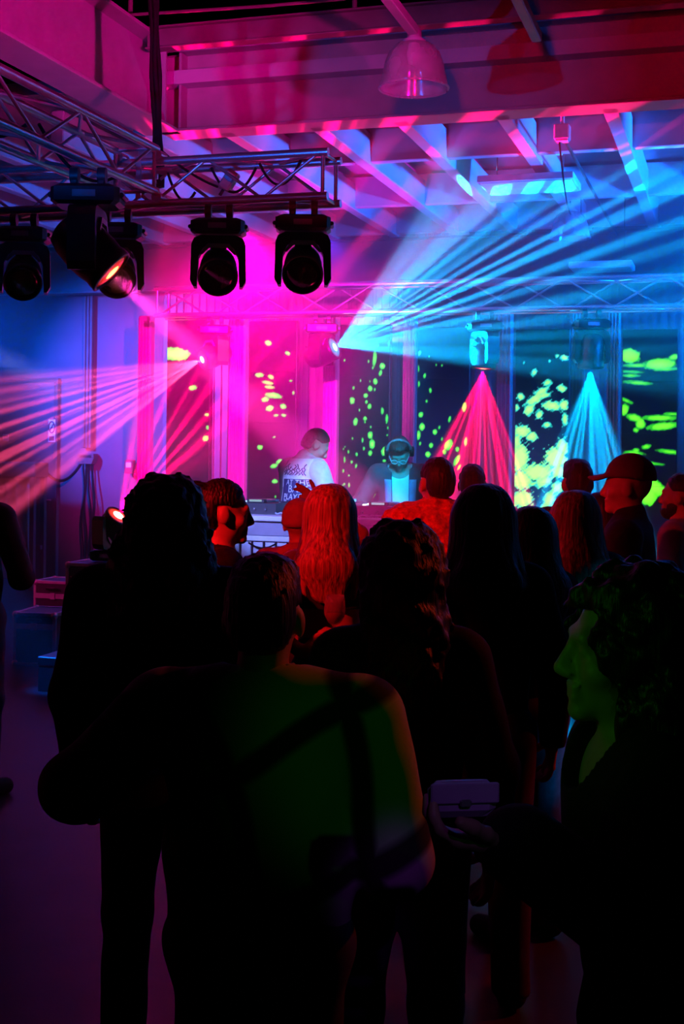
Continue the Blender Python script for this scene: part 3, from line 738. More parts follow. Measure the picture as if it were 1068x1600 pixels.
CL = {
 'black': mat('black cloth', (0.010, 0.010, 0.011), 0.85, 0, 0.3, 40.0, .1, .2), 'char': mat('charcoal cloth', (0.035, 0.034, 0.036), 0.8, 0, 0.25, 40.0, .1, .2),
 'denim': mat('light denim', (0.42, 0.41, 0.46), 0.75, 0, 0.28, 16.0, .15, .3), 'cyan': mat('pale tee', (0.70, 0.76, 0.78), 0.7, 0, 0.06, 10.0),
 'plum': mat('plum shirt', (0.13, 0.035, 0.05), 0.75, 0, 0.2, 20.0), 'fluff': mat('shaggy rust fleece', (0.62, 0.10, 0.06), 0.95, 0, 0.45, 45.0, .6, .2, .6),
 'rose': mat('rose hoodie', (0.30, 0.12, 0.14), 0.85, 0, 0.15, 20.0), 'slate': mat('slate blue shirt', (0.16, 0.18, 0.24), 0.8, 0, 0.15, 20.0),
 'jean': mat('dark jeans', (0.03, 0.035, 0.06), 0.8, 0, 0.25, 30.0), 'stripe': mat('black knit', (0.02, 0.02, 0.025), 0.8, 0, 0.4, 20.0),
 'lining': mat('blue lining', (0.16, 0.28, 0.5), 0.6),
}
def check_cloth():  # wavy dark lines drawn across the base colour
    m = bpy.data.materials.new('jacket cloth with dark lines'); m.use_nodes = True; nt = m.node_tree; b = nt.nodes['Principled BSDF']
    b.inputs['Roughness'].default_value = .85; b.inputs['Specular IOR Level'].default_value = .2
    tc = nt.nodes.new('ShaderNodeTexCoord'); mp = nt.nodes.new('ShaderNodeMapping'); mp.inputs['Rotation'].default_value = (0, R(24), 0)
    nt.links.new(tc.outputs['Object'], mp.inputs['Vector']); last = None
    for ax in ('X', 'Z'):
        wv = nt.nodes.new('ShaderNodeTexWave'); wv.wave_type = 'BANDS'; wv.bands_direction = ax; wv.inputs['Scale'].default_value = 1.3; wv.inputs['Distortion'].default_value = 5.0; wv.inputs['Detail'].default_value = 1
        nt.links.new(mp.outputs[0], wv.inputs['Vector'])
        rp = nt.nodes.new('ShaderNodeValToRGB'); rp.color_ramp.elements[0].position = .04; rp.color_ramp.elements[1].position = .16
        rp.color_ramp.elements[0].color = (.03, .03, .03, 1); rp.color_ramp.elements[1].color = (.42, .42, .38, 1); nt.links.new(wv.outputs['Color'], rp.inputs['Fac'])
        if last is None: last = rp.outputs[0]
        else:
            mx = nt.nodes.new('ShaderNodeMixRGB'); mx.blend_type = 'DARKEN'; mx.inputs[0].default_value = 1; nt.links.new(last, mx.inputs[1]); nt.links.new(rp.outputs[0], mx.inputs[2]); last = mx.outputs[0]
    nt.links.new(last, b.inputs['Base Color'])
    return m
CL['check'] = check_cloth()
def rotx(a): return Matrix.Rotation(a, 4, 'X')
def person(label, x, ytop, d, face, skin=SKIN, hair='short', hairm=HAIR_K, top='black', pants='jean', h=.012, female=False, lean=0.0, nod=0.0, turn=0.0, tilt=0.0,
           armL=None, armR=None, handL=None, handR=None, sleeve=True, zfloor=0.0, topcut=None, neck=0.0, puff=.016, wide=1.0, fluffy=False, head_up=.012, hem=.86, extra=None, fingers=False,
           group='guests in the crowd', loc=None, ztop=None, hood=False, shoes=True, bare=None, fold=.004, hairk=1.0, hairlen=1.0):
    """face: degrees clockwise from looking away from the camera. arms: ((elbow),(wrist)) in the body frame of a 1.75 m figure"""
    p = P(x, ytop, d); zt = p.z - head_up if ztop is None else ztop
    # drop of the crown through leaning and nodding
    piv = Vector((0, 0, .98)); LM = Matrix.Translation(piv) @ rotx(-lean) @ Matrix.Translation(-piv)
    np_ = Vector((0, .0, 1.50)); HM = LM @ Matrix.Translation(np_) @ Matrix.Rotation(-turn, 4, 'Z') @ Matrix.Rotation(tilt, 4, 'Y') @ rotx(-nod) @ Matrix.Translation(-np_)
    crown = max((HM @ Vector((0, yy, zz))).z for yy, zz in ((0, 1.75), (-.06, 1.735), (-.09, 1.69), (.05, 1.735)))
    s = (zt - zfloor) / crown
    hx = (HM @ Vector((0, 0, 1.64))).y * s
    fr_ = R(-face)
    off = Matrix.Rotation(fr_, 3, 'Z') @ Vector((0, hx, 0))
    W = Matrix.Translation((p.x - off.x, p.y - off.y, zfloor)) @ Matrix.Rotation(fr_, 4, 'Z') @ Matrix.Scale(s, 4)
    U = lambda q: tuple(LM @ Vector(q)); Hd = lambda q: tuple(HM @ Vector(q))
    HR = HM.to_3x3()
    hs = .165 if female else .185
    hs *= wide
    aL = armL or ((-.25, -.03, 1.13), (-.255, .06, .88)); aR = armR or ((.25, -.03, 1.13), (.255, .06, .88))
    allp = [Vector(U(q)) for a in (aL, aR) for q in a] + [Vector(U((0, 0, 1.5))), Vector(Hd((0, 0, 1.75)))]
    lo = np.array([min(-.32, *(q.x - .2 for q in allp)), min(-.26, *(q.y - .24 for q in allp)), -.02])
    hi = np.array([max(.32, *(q.x + .2 for q in allp)), max(.30, *(q.y + .24 for q in allp)), max(max(q.z + .24 for q in allp), 1.8)])
    # ---------------- body
    F = Field(lo, hi, h)
    def torso(F, g=0.0, k=.06):
        F.ell(U((0, 0, 1.33)), (.155 * wide, .105, .17), k, LM, grow=g)
        F.ell(U((0, .0, 1.14)), (.13 * wide if female else .145 * wide, .098, .16), k, LM, grow=g)
        F.cap(U((-hs + .03, -.005, 1.425)), U((hs - .03, -.005, 1.425)), .058, .058, k, grow=g)
        if female:
            for q in (-1, 1): F.ell(U((q * .07, .085, 1.29)), (.06, .055, .06), .04, LM, grow=g * .7)
    def pelvis(F, g=0.0):
        F.ell((0, -.01, .93), (.17 * (1.0 if female else .95) * wide, .115, .13), .06, grow=g)
    def arm(F, a, sd, g=0.0, upto=1.0, k=.03):
        sh = U((sd * hs, -.01, 1.415)); e, w_ = U(a[0]), U(a[1])
        F.cap(sh, e, .053, .041, k, grow=g)
        if upto > 0: w2 = tuple(Vector(e).lerp(Vector(w_), upto)); F.cap(e, w2, .040, .040 - .013 * upto, k, grow=g)
    def legs(F, g=0.0, z=.1):
        for q in (-1, 1):
            F.cap((q * .09, 0, .90), (q * .105, .01, .50), .085, .058, .04, grow=g)
            F.cap((q * .105, .01, .50), (q * .11, -.02, z), .055, .040 if g == 0 else .052, .03, grow=g)
    torso(F); pelvis(F); legs(F)
    arm(F, aL, -1); arm(F, aR, 1)
    for q in (-1, 1):
        F.cap((q * .11, -.03, .05), (q * .12, .12, .035), .042, .034, .02)
    F.cap(U((0, -.015, 1.42)), Hd((0, -.005, 1.56)), .062 if not female else .052, .052 if not female else .046, .04)
    # head
    F.ell(Hd((0, -.008, 1.655)), (.076, .094, .094), .02, HM); F.ell(Hd((0, .03, 1.595)), (.060, .064, .082), .03, HM)
    F.ell(Hd((0, .082, 1.531)), (.026, .021, .020), .022, HM)
    F.cap(Hd((-.036, .083, 1.652)), Hd((.036, .083, 1.652)), .014, .014, .02)
    F.cap(Hd((0, .096, 1.640)), Hd((0, .116, 1.600)), .008, .012, .012); F.cap(Hd((-.012, .104, 1.594)), Hd((.012, .104, 1.594)), .010, .010, .012)
    for q in (-1, 1):
        F.ell(Hd((q * .034, .098, 1.632)), (.020, .014, .013), .012, HM, cut=True); F.ell(Hd((q * .032, .080, 1.631)), (.014, .013, .011), .006, HM)
        F.ell(Hd((q * .045, .062, 1.600)), (.024, .024, .022), .02, HM)
        F.ell(Hd((q * .081, -.006, 1.618)), (.011, .024, .033), .012, HM)
    F.cap(Hd((-.020, .094, 1.571)), Hd((.020, .094, 1.571)), .0085, .0085, .006); F.cap(Hd((-.017, .093, 1.554)), Hd((.017, .093, 1.554)), .009, .009, .006)
    # hands
    def hand(a, sd, spec):
        e, w_ = Vector(U(a[0])), Vector(U(a[1]))
        spec = spec or {}
        dr = Vector(spec.get('dir', tuple((w_ - e).normalized()))).normalized()
        nr = Vector(spec.get('palm', (-sd, 0, 0))); nr = (nr - dr * nr.dot(dr)).normalized()
        side = dr.cross(nr).normalized()                 # towards one edge of the palm
        if spec.get('thumb'):
            if side.dot(Vector(spec['thumb'])) < 0: side = -side
        elif side.y < 0: side = -side
        rr = max(.0092, h * 1.05)
        for i in range(4):
            o = (i - 1.5) * .020
            F.cap(tuple(w_), tuple(w_ + dr * .088 + side * o), .021, .012, .012)
        curl = spec.get('curl', .35)
        curls = curl if isinstance(curl, (list, tuple)) else (curl,) * 4
        for i, ln in enumerate((.070, .080, .076, .060)):  # index first, on the thumb side
            o = (1.5 - i) * .021; q = w_ + dr * .09 + side * o
            dd = (dr + side * (1.5 - i) * .07).normalized(); ang = 0
            for sg, fr2 in ((.45, 1), (.3, 1.1), (.25, .9)):
                ang += curls[i] * fr2
                v = dd * math.cos(ang) + nr * math.sin(ang)
                q2 = q + v * ln * sg; F.cap(tuple(q), tuple(q2), rr, rr * .9, .006); q = q2
        q = w_ + dr * .03 + side * .026
        tv = (dr * .55 + side * .75 + nr * .35).normalized() if not spec.get('thumb_in') else (dr * .7 + side * .2 + nr * .7).normalized()
        for ln, ad in ((.042, .0), (.034, .25), (.026, .2)):
            tv = (tv + dr * ad).normalized(); q2 = q + tv * ln; F.cap(tuple(q), tuple(q2), rr * 1.25, rr * 1.05, .008); q = q2
    hand(aL, -1, handL); hand(aR, 1, handR)
    me = F.mesh('person', skin, W)
    o = inst('person', me); o.matrix_world = W; tag(o, label, 'person', group)
    # ---------------- clothes
    if top:
        G = Field(lo - .05, hi + .05, h)
        torso(G, puff); G.cap((0, -.005, hem + .1), U((0, 0, 1.1)), .15, .14, .06, (1.08 * wide, .78))
        up = 1.0 if sleeve is True else (sleeve or 0)
        if sleeve: arm(G, aL, -1, puff + .004, up * .97); arm(G, aR, 1, puff + .004, up * .97)
        if neck: G.cap(U((0, -.015, 1.43)), Hd((0, -.01, 1.50 + neck)), .072, .066, .03)
        if hood: G.ell(U((0, -.10, 1.45)), (.12, .075, .085), .05, LM)
        X, Y, Z = G.grid()
        amp = fold if not fluffy else .012
        G.f += amp * wob(X, Y, Z, 14 if not fluffy else 34).astype(np.float32)
        if fluffy: G.f += .006 * wob(X, Y, Z, 75).astype(np.float32)
        if not neck:                                      # neckline
            c = U((0, .06, 1.50)); dd = np.sqrt((X - c[0]) ** 2 + ((Y - c[1]) / 1.1) ** 2 + ((Z - c[2]) / 1.0) ** 2)
            G.f = np.maximum(G.f, (.095 if not female else .105) - dd)
        G.f = np.maximum(G.f, (hem - Z))                  # hem
        if topcut: G.f = topcut(G.f, X, Y, Z)
        mm = G.mesh('jacket', CL[top], W)
        if mm: jk = inst('top', mm, o)
    if pants:
        G = Field(np.array([-.32, -.26, .02]), np.array([.32, .26, 1.22]), h)
        pelvis(G, .012); legs(G, .014, .06)
        G.cap((0, 0, .95), (0, 0, 1.04 if bare is None else bare), .135, .128, .04, (1.0, .78))
        X, Y, Z = G.grid(); G.f += .003 * wob(X, Y, Z, 18).astype(np.float32); G.f = np.maximum(G.f, Z - (1.03 if bare is None else bare)); G.f = np.maximum(G.f, .05 - Z)
        inst('trousers', G.mesh('trousers', CL[pants], W), o)
    if shoes:
        for q in (-1, 1):
            G = Field(np.array([q * .12 - .08, -.12, -.004]), np.array([q * .12 + .08, .22, .14]), .012)
            G.cap((q * .11, -.035, .055), (q * .122, .135, .038), .052, .043, .02); X, Y, Z = G.grid(); G.f = np.maximum(G.f, .002 - Z)
            inst('shoe', G.mesh('shoe', CL['black'], W), o)
    # ---------------- hair
    if hair:
        G = Field(np.array(Hd((0, 0, 1.6))) - np.array([.36, .36, .66]), np.array(Hd((0, 0, 1.6))) + np.array([.36, .36, .30]), h * .9)
        Hi = np.array(HM.inverted())
        X, Y, Z = G.grid(); hxx, hyy, hzz = (Hi[i, 0] * X + Hi[i, 1] * Y + Hi[i, 2] * Z + Hi[i, 3] for i in range(3))
        ang = np.arctan2(hxx, -hyy - .01)
        if hair in ('short', 'crop', 'bun'):
            G.ell(Hd((0, -.014, 1.665)), (.083, .101, .098), .02, HM)
            if hair == 'short': G.ell(Hd((0, .03, 1.725)), (.07, .08, .04), .03, HM)
            G.ell(Hd((0, -.06, 1.615)), (.068, .05, .075), .03, HM)
            if hair == 'bun': G.ell(Hd((0, -.115, 1.70)), (.05, .045, .045), .02, HM)
            G.f += .0035 * np.sin(ang * 40 + 3 * wob(hxx, hyy, hzz, 25)).astype(np.float32)
            face_cut = np.minimum(hyy - .012 - .8 * np.clip(hzz - 1.64, 0, .08), 1.722 - hzz)  # clear the face
            G.f = np.maximum(G.f, face_cut); G.f = np.maximum(G.f, (1.565 + .0 * hzz) - hzz)
            sb = np.maximum(np.abs(hyy + .005) - .024, np.abs(hzz - 1.615) - .036); G.f = np.where((np.abs(hxx) > .058), np.maximum(G.f, .008 - sb), G.f)
        elif hair in ('long', 'longstraight'):
            ln = .34 if hair == 'longstraight' else .36
            G.ell(Hd((0, -.016, 1.662)), (.092, .108, .104), .02, HM)
            bk = U((0, -.135, 1.66 - ln)); G.cap(Hd((0, -.035, 1.64)), U((0, -.125, 1.42)), .088, .085, .05, (1.15, .75)); G.cap(U((0, -.125, 1.42)), bk, .085, .05, .04, (1.45, .55))
            for q in (-1, 1):
                G.cap(Hd((q * .06, -.01, 1.64)), U((q * .105, -.06, 1.42)), .045, .045, .03); G.cap(U((q * .105, -.06, 1.42)), U((q * .10, -.085, 1.30)), .045, .02, .03)
            G.f += (.0011 * np.sin(ang * 27 + 2.5 * np.sin(hzz * 9) + 2 * wob(hxx, hyy, hzz, 9)) + .006 * wob(hxx, hyy, hzz * .25, 24)).astype(np.float32)
            G.f = np.maximum(G.f, np.minimum(np.minimum(hyy - .025, 1.715 - hzz), .066 - np.abs(hxx) + .0 * hzz))
            G.f = np.maximum(G.f, np.where(hzz < 1.60, hyy - .05, -1).astype(np.float32))
        elif hair == 'curly':
            G.ell(Hd((0, -.02, 1.665)), (.100 + .018 * hairk, .126, .115), .03, HM); G.ell(Hd((0, -.06, 1.52)), (.155 * hairk, .115, .15), .05, HM); G.ell(U((0, -.085, 1.40)), (.150 * hairk, .10, .12), .04, LM)
            G.f += (.016 * wob(hxx, hyy, hzz, 36) + .009 * wob(hzz, hxx, hyy, 80)).astype(np.float32)
            G.f = np.maximum(G.f, np.minimum(np.minimum(hyy - .035, 1.70 - hzz), .062 - np.abs(hxx)))
            G.f = np.maximum(G.f, np.where(hzz < 1.58, hyy - .04, -1).astype(np.float32))
        mm = G.mesh('hair', hairm, W)
        if mm: inst('hair', mm, o)
    o['_s'] = s
    info = dict(W=W, U=U, Hd=Hd, HM=HM, LM=LM, s=s, obj=o, h=h, lo=lo, hi=hi)
    if extra: extra(info)
    del o['_s']
    return info

def cap_hat(i, m, brim=True):
    HM, W, o = i['HM'], i['W'], i['obj']
    G = Field(np.array(i['Hd']((0, 0, 1.69))) - .19, np.array(i['Hd']((0, 0, 1.69))) + .19, .008)
    G.ell(i['Hd']((0, -.010, 1.675)), (.092, .112, .105), .01, HM)
    Hi = np.array(HM.inverted()); X, Y, Z = G.grid(); hz_ = Hi[2, 0] * X + Hi[2, 1] * Y + Hi[2, 2] * Z + Hi[2, 3]
    hy_ = Hi[1, 0] * X + Hi[1, 1] * Y + Hi[1, 2] * Z + Hi[1, 3]
    G.f = np.maximum(G.f, 1.672 + .12 * np.minimum(hy_, 0) - hz_)
    if brim:
        for q in np.linspace(-.06, .06, 7): G.cap(i['Hd']((q, .07, 1.685)), i['Hd']((q * .8, .175 - abs(q) * .5, 1.668 - abs(q) * .15)), .009, .008, .01)
    inst('cap', G.mesh('cap', m, W), o)
def beard(i):
    G = Field(np.array(i['Hd']((0, .04, 1.56))) - .13, np.array(i['Hd']((0, .04, 1.56))) + .13, .007)
    G.ell(i['Hd']((0, .033, 1.572)), (.068, .070, .072), .02, i['HM']); G.ell(i['Hd']((0, .078, 1.535)), (.036, .030, .032), .03, i['HM'])
    Hi = np.array(i['HM'].inverted()); X, Y, Z = G.grid(); hz_ = Hi[2, 0] * X + Hi[2, 1] * Y + Hi[2, 2] * Z + Hi[2, 3]; hy_ = Hi[1, 0] * X + Hi[1, 1] * Y + Hi[1, 2] * Z + Hi[1, 3]
    G.f = np.maximum(G.f, hz_ - np.where(hy_ > .06, 1.562, 1.600)); G.f = np.maximum(G.f, .0 - hy_); G.f += (.003 * wob(X, Y, Z, 90)).astype(np.float32)
    inst('beard', G.mesh('beard', HAIR_K, i['W']), i['obj'])
def beanie(i, m):
    HM, W, o = i['HM'], i['W'], i['obj']
    G = Field(np.array(i['Hd']((0, 0, 1.67))) - .19, np.array(i['Hd']((0, 0, 1.67))) + .19, .009)
    G.ell(i['Hd']((0, -.012, 1.668)), (.096, .114, .108), .01, HM)
    Hi = np.array(HM.inverted()); X, Y, Z = G.grid(); hz_ = Hi[2, 0] * X + Hi[2, 1] * Y + Hi[2, 2] * Z + Hi[2, 3]
    a = np.abs(hz_ - 1.635); G.f = np.minimum(G.f, G.f - .006 * np.clip(1 - a / .02, 0, 1)); G.f = np.maximum(G.f, 1.615 - hz_)
    inst('beanie', G.mesh('beanie', m, W), o)

# ---------------------------------------------------------------- the two DJs
ZS = 0.25
crowd = []
dj1 = person('DJ in light denim jacket with printed back, head bowed over the decks', 491, 669, 9.35, 52, hair='crop', hairm=HAIR_B, top='denim', pants='jean', h=.009, lean=.14, nod=.5, turn=.45, zfloor=ZS,
             armR=((.27, .10, 1.14), (.16, .34, 1.08)), armL=((-.27, .10, 1.14), (-.16, .36, 1.10)), handR=dict(palm=(0, 0, -1), curl=.3), handL=dict(palm=(0, 0, -1), curl=.3), group='DJs on the stage', neck=.012, puff=.03, fold=.006)
dj2 = person('DJ in headphones, glasses and pale tee under an open dark shirt', 624, 681, 9.3, 186, hair='short', hairm=HAIR_B, top='cyan', pants='black', h=.009, lean=.20, nod=.50, zfloor=ZS,
             armR=((.33, .06, 1.18), (.17, .30, 1.11)), armL=((-.29, .08, 1.17), (-.12, .36, 1.10)), handR=dict(dir=(-.5, .6, -.1), palm=(-.2, -.4, -1), curl=1.25, thumb=(0, .3, 1), thumb_in=True), handL=dict(palm=(0, 0, -1), curl=.4), group='DJs on the stage', sleeve=.0)
# ---------------------------------------------------------------- the crowd
person('guest in profile with tied back hair and dark top', 350, 748, 4.75, 78, hair='bun', hairm=HAIR_K, top='black', h=.007, female=True, nod=.08, skin=SKIN)
person('guest with big curly hair, seen from behind', 262, 738, 3.55, 4, hair='curly', hairm=HAIR_K, top='black', h=.012, female=True, wide=1.25, puff=.03, head_up=.03)
def open_back(f, X, Y, Z):
    f = np.maximum(f, Z - 1.375 - .25 * np.abs(X))        # off the shoulder
    return np.maximum(f, 1.245 - Z)
w7 = person('guest with long straight red lit hair and bare shoulders, back turned', 516, 755, 5.0, 2, hair='longstraight', hairm=HAIR_L, top='black', pants='black', h=.0085, female=True, topcut=open_back, hem=1.05, bare=1.13, shoes=True,
            armL=((-.275, -.08, 1.19), (-.11, -.20, 1.09)), armR=((.275, -.09, 1.19), (.105, -.215, 1.115)), sleeve=.9,
            handR=dict(dir=(-1, -.12, .05), palm=(0, .9, .2), curl=.75, thumb=(0, 0, 1), thumb_in=True), handL=dict(dir=(1, -.1, -.1), palm=(0, .9, 0), curl=.4, thumb=(0, 0, 1)))
hood = person('guest in rose hoodie raising a hand before the DJ booth', 468, 781, 6.1, 8, hair=None, top='rose', h=.010, hood=True, armR=((.30, .18, 1.56), (.08, .17, 1.755)), handR=dict(dir=(-.85, .0, .35), palm=(-.2, .9, -.3), curl=(.1, .25, .9, 1.0), thumb=(0, 0, 1)),
       extra=lambda i: beanie(i, CL['rose']))
person('guest with dark hair over the shoulders in the middle of the crowd', 628, 820, 3.05, 356, hair='curly', hairk=.74, hairm=HAIR_K, top='black', h=.011, female=True, wide=1.0)
person('guest in shaggy red fleece with short dark hair', 682, 714, 6.3, 340, hair='crop', hairm=HAIR_K, top='fluff', h=.010, puff=.05, fluffy=True, neck=.02)
person('guest with purple lit cropped hair behind the red fleece', 738, 724, 7.6, 10, hair='crop', hairm=HAIR_B, top='char')
person('guest with long black hair hanging down the back', 755, 755, 4.1, 358, hair='long', hairm=HAIR_K, top='black', female=True, h=.011, armL=((-.27, .02, 1.16), (-.19, .10, 1.0)))
person('guest with dark bobbed hair and red lit cheek', 826, 790, 4.65, 330, hair='long', hairm=HAIR_K, top='black', female=True, armR=((.24, .05, 1.12), (.10, .25, 1.18)), handR=dict(dir=(-.6, .2, .5), palm=(0, -1, 0), curl=.7))
person('guest with long blond hair, back turned', 898, 765, 5.05, 356, hair='longstraight', hairm=HAIR_L, top='char', pants='cyan', female=True, h=.010)  # pale trousers chosen to catch the added cyan spot
person('guest with short dark hair behind the blond guest', 902, 718, 7.0, 355, hair='short', hairm=HAIR_K, top='char')
M_cap = mat('mauve cap', (0.13, 0.05, 0.09), 0.8)
person('guest in mauve baseball cap and black jacket', 982, 714, 5.6, 290, hair=None, top='black', h=.010, wide=1.1, extra=lambda i: cap_hat(i, M_cap), neck=.01)
person('bearded guest in slate blue shirt at the right edge', 1063, 738, 6.7, 300, hair='crop', hairm=HAIR_K, top='slate', h=.009, wide=1.1, extra=lambda i: beard(i))
person('small guest half hidden between the dark haired guest and the cap wearer', 938, 768, 6.0, 0, hair='long', hairm=HAIR_K, top='black', female=True)
person('guest at the left edge with bent arm in dark knit', -42, 702, 6.4, 20, hair='short', hairm=HAIR_K, top='stripe', pants='jean', armR=((.31, -.02, 1.13), (.16, .22, 1.10)), h=.011)
fg1 = person('nearest guest in dark jacket with green lit shoulder, seen from behind', 413, 868, 2.5, 6, hair='short', hairm=HAIR_K, top='check', h=.009, wide=1.25, puff=.03, armL=((-.42, .0, 1.24), (-.30, .24, 1.2)), armR=((.30, -.03, 1.12), (.18, .22, 1.02)))
fg2 = person('near guest at the right in profile, face lit green', 985, 890, 1.95, 268, hair='curly', hairk=.85, hairm=HAIR_K, top='black', h=.0065, lean=.16, nod=-.16, wide=.86, armL=((-.27, .02, 1.20), (-.2, .24, 1.41)), armR=((.25, -.02, 1.12), (.25, .06, .9)), puff=.03, handL=dict(dir=(0, 1, .05), palm=(.2, 0, 1), curl=.5, thumb=(-1, 0, 0)))

# ================================================================== DJ BOOTH AND STAGE
from mathutils.bvhtree import BVHTree
m = bpy.data.materials.new('ribbed acrylic shade'); m.use_nodes = True; nt = m.node_tree; nt.nodes.remove(nt.nodes['Principled BSDF'])
tr = nt.nodes.new('ShaderNodeBsdfTransparent'); tr.inputs[0].default_value = (.85, .85, .85, 1)
tl = nt.nodes.new('ShaderNodeBsdfTranslucent'); tl.inputs[0].default_value = (.9, .9, .9, 1); gs = nt.nodes.new('ShaderNodeBsdfGlossy'); gs.inputs['Roughness'].default_value = .12
df = nt.nodes.new('ShaderNodeBsdfDiffuse'); df.inputs[0].default_value = (.9, .9, .9, 1)
m1 = nt.nodes.new('ShaderNodeMixShader'); m1.inputs[0].default_value = .5; nt.links.new(tl.outputs[0], m1.inputs[1]); nt.links.new(df.outputs[0], m1.inputs[2])
m2 = nt.nodes.new('ShaderNodeMixShader'); m2.inputs[0].default_value = .35; nt.links.new(m1.outputs[0], m2.inputs[1]); nt.links.new(gs.outputs[0], m2.inputs[2])
m3 = nt.nodes.new('ShaderNodeMixShader'); m3.inputs[0].default_value = .62; nt.links.new(tr.outputs[0], m3.inputs[1]); nt.links.new(m2.outputs[0], m3.inputs[2])
tcx = nt.nodes.new('ShaderNodeTexCoord'); wv = nt.nodes.new('ShaderNodeTexNoise'); wv.inputs['Scale'].default_value = 6; nt.links.new(tcx.outputs['Object'], wv.inputs['Vector'])
mr = nt.nodes.new('ShaderNodeMapRange'); mr.inputs['To Min'].default_value = .12; mr.inputs['To Max'].default_value = .62; nt.links.new(wv.outputs['Fac'], mr.inputs['Value']); nt.links.new(mr.outputs[0], m3.inputs[0])
nt.links.new(m3.outputs[0], nt.nodes['Material Output'].inputs['Surface']); M_acr = m
def hM(v, u, z=0.0, rz=0.0): return HROT @ Matrix.Translation((v, u, z)) @ Matrix.Rotation(rz, 4, 'Z')
vst = to_hall(P(470, 800, 9.0)).x
st = empty('stage_platform', hM(vst + .2, 9.25), 'low black stage platform under the DJ booth', 'platform')
for i in range(4): MB().box((-1.5 + i * 1.0, 0, ZS - .03), (.992, 2.4, .06), None, .004).build('deck_board', M_black, st)
for x in (-1.95, -.98, 0, .98, 1.95):
    for y in (-1.1, 1.1): MB().box((x, y, (ZS - .06) / 2), (.06, .06, ZS - .06)).build('leg', M_alu, st)
MB().box((0, -1.19, (ZS - .06) / 2), (3.98, .012, ZS - .07)).build('skirt', CL['black'], st)
UT = 8.42
ztab = PU(410, 806, UT - .3).z - ZS
v0, v1 = to_hall(PU(345, 806, UT)).x, to_hall(PU(678, 806, UT)).x
tb = empty('dj_booth', hM((v0 + v1) / 2, UT, ZS), 'pale slatted DJ booth behind the crowd', 'dj booth')
LW = v1 - v0
M_booth = mat('pale booth laminate', (0.6, 0.6, 0.64), 0.45, 0, .06)
M_apron = mat('booth apron panel', (0.25, 0.22, 0.26), 0.5)
MB().box((0, 0, ztab - .018), (LW, .62, .036), None, .006).build('worktop', M_booth, tb)
MB().box((0, -.27, ztab - .085), (LW - .04, .02, .10), None, .003).build('apron', M_apron, tb)
MB().box((0, -.275, ztab - .155), (LW, .04, .036), None, .005).build('rail', M_booth, tb)
MB().box((0, -.275, ztab - .315), (LW, .04, .034), None, .005).build('rail', M_booth, tb)
sl = MB().box((0, 0, 0), (.068, .016, .126), None, .003).mesh('slat', M_booth)
n = int(LW / .085)
for i in range(n): inst('slat', sl, tb, Matrix.Translation((-LW / 2 + (i + .5) * LW / n, -.268, ztab - .235)))
lg = MB().box((0, 0, (ztab - .036) / 2), (.05, .05, ztab - .036), None, .004).mesh('leg', M_booth)
for x in (-1, 1):
    for y in (-.27, .27): inst('leg', lg, tb, Matrix.Translation((x * (LW / 2 - .03), y, 0)))
MB().box((0, -.262, (ztab - .34) / 2), (LW - .06, .012, ztab - .36)).build('front_panel', M_apron, tb)
M_jog = mat('jog wheel metal', (0.3, 0.3, 0.32), 0.25, .8); M_scr = emit('deck display glow', (.5, .8, 1.0), .7); M_led1 = emit('deck button glow', (1.0, .75, .8), 5.0); M_led2 = emit('deck cue glow', (.2, .6, 1.0), 4.0)
def deck(x, label):
    q = to_hall(PU(x, 790, UT + .05))
    t = empty('media_player', hM(q.x, UT + .06, ZS + ztab + .001), label, 'dj deck', 'players on the DJ booth')
    MB().prism([(-.155, 0), (.155, 0), (.155, .075), (-.155, .075)], -.19, .19).build('body', M_black, t)
    MB().lathe([(.10, .075), (.102, .088), (.095, .096), (.04, .098), (.002, .099)], 32).build('jog_wheel', M_jog, t, Matrix.Translation((0, .02, 0)))
    MB().box((0, -.15, .088), (.13, .05, .024), Matrix.Translation((0, 0, 0)), .003).build('display_hood', M_black, t)
    MB().box((0, -.177, .092), (.09, .004, .014)).build('display', M_scr, t)
    for k in range(4): MB().lathe([(.012, .075), (.011, .082), (.001, .083)], 12).build('button', (M_led1, M_led2)[k % 2], t, Matrix.Translation((-.12, -.09 + k * .06, 0)))
    MB().box((.128, .06, .078), (.012, .2, .006)).build('pitch_slot', M_jog, t); MB().box((.128, .08, .086), (.024, .016, .014), None, .002).build('pitch_fader', M_grey, t)
    for k, (a, b) in enumerate(((-.1, .192), (.0, .192), (.08, .192))): MB().lathe([(.01, 0), (.009, .012), (.001, .0121)], 10).build('socket', M_jog, t, Matrix.Translation((a, -.19, .035)) @ rotx(R(90)))
    return t
deck(412, 'media player at the pink end of the DJ booth')
deck(600, 'media player under the hands of the DJ in headphones')
q = to_hall(PU(520, 790, UT))
t = empty('dj_mixer', hM(q.x, UT + .06, ZS + ztab + .001), 'black mixer between the two media players', 'mixer')
MB().box((0, 0, .045), (.30, .36, .09), None, .006).build('body', M_black, t)
for i in range(4):
    for j in range(3): MB().lathe([(.011, .09), (.009, .108), (.001, .109)], 10).build('knob', M_grey, t, Matrix.Translation((-.105 + i * .07, .12 - j * .045, 0)))
    MB().box((-.105 + i * .07, -.08, .091), (.008, .09, .004)).build('fader_slot', M_jog, t); MB().box((-.105 + i * .07, -.07 + .02 * (i % 2), .098), (.02, .014, .014), None, .002).build('fader', M_white, t)
for k in range(5): MB().box((-.1 + k * .05, -.182, .05), (.012, .004, .012)).build('level_light', (M_led1, M_led2)[k % 2], t)
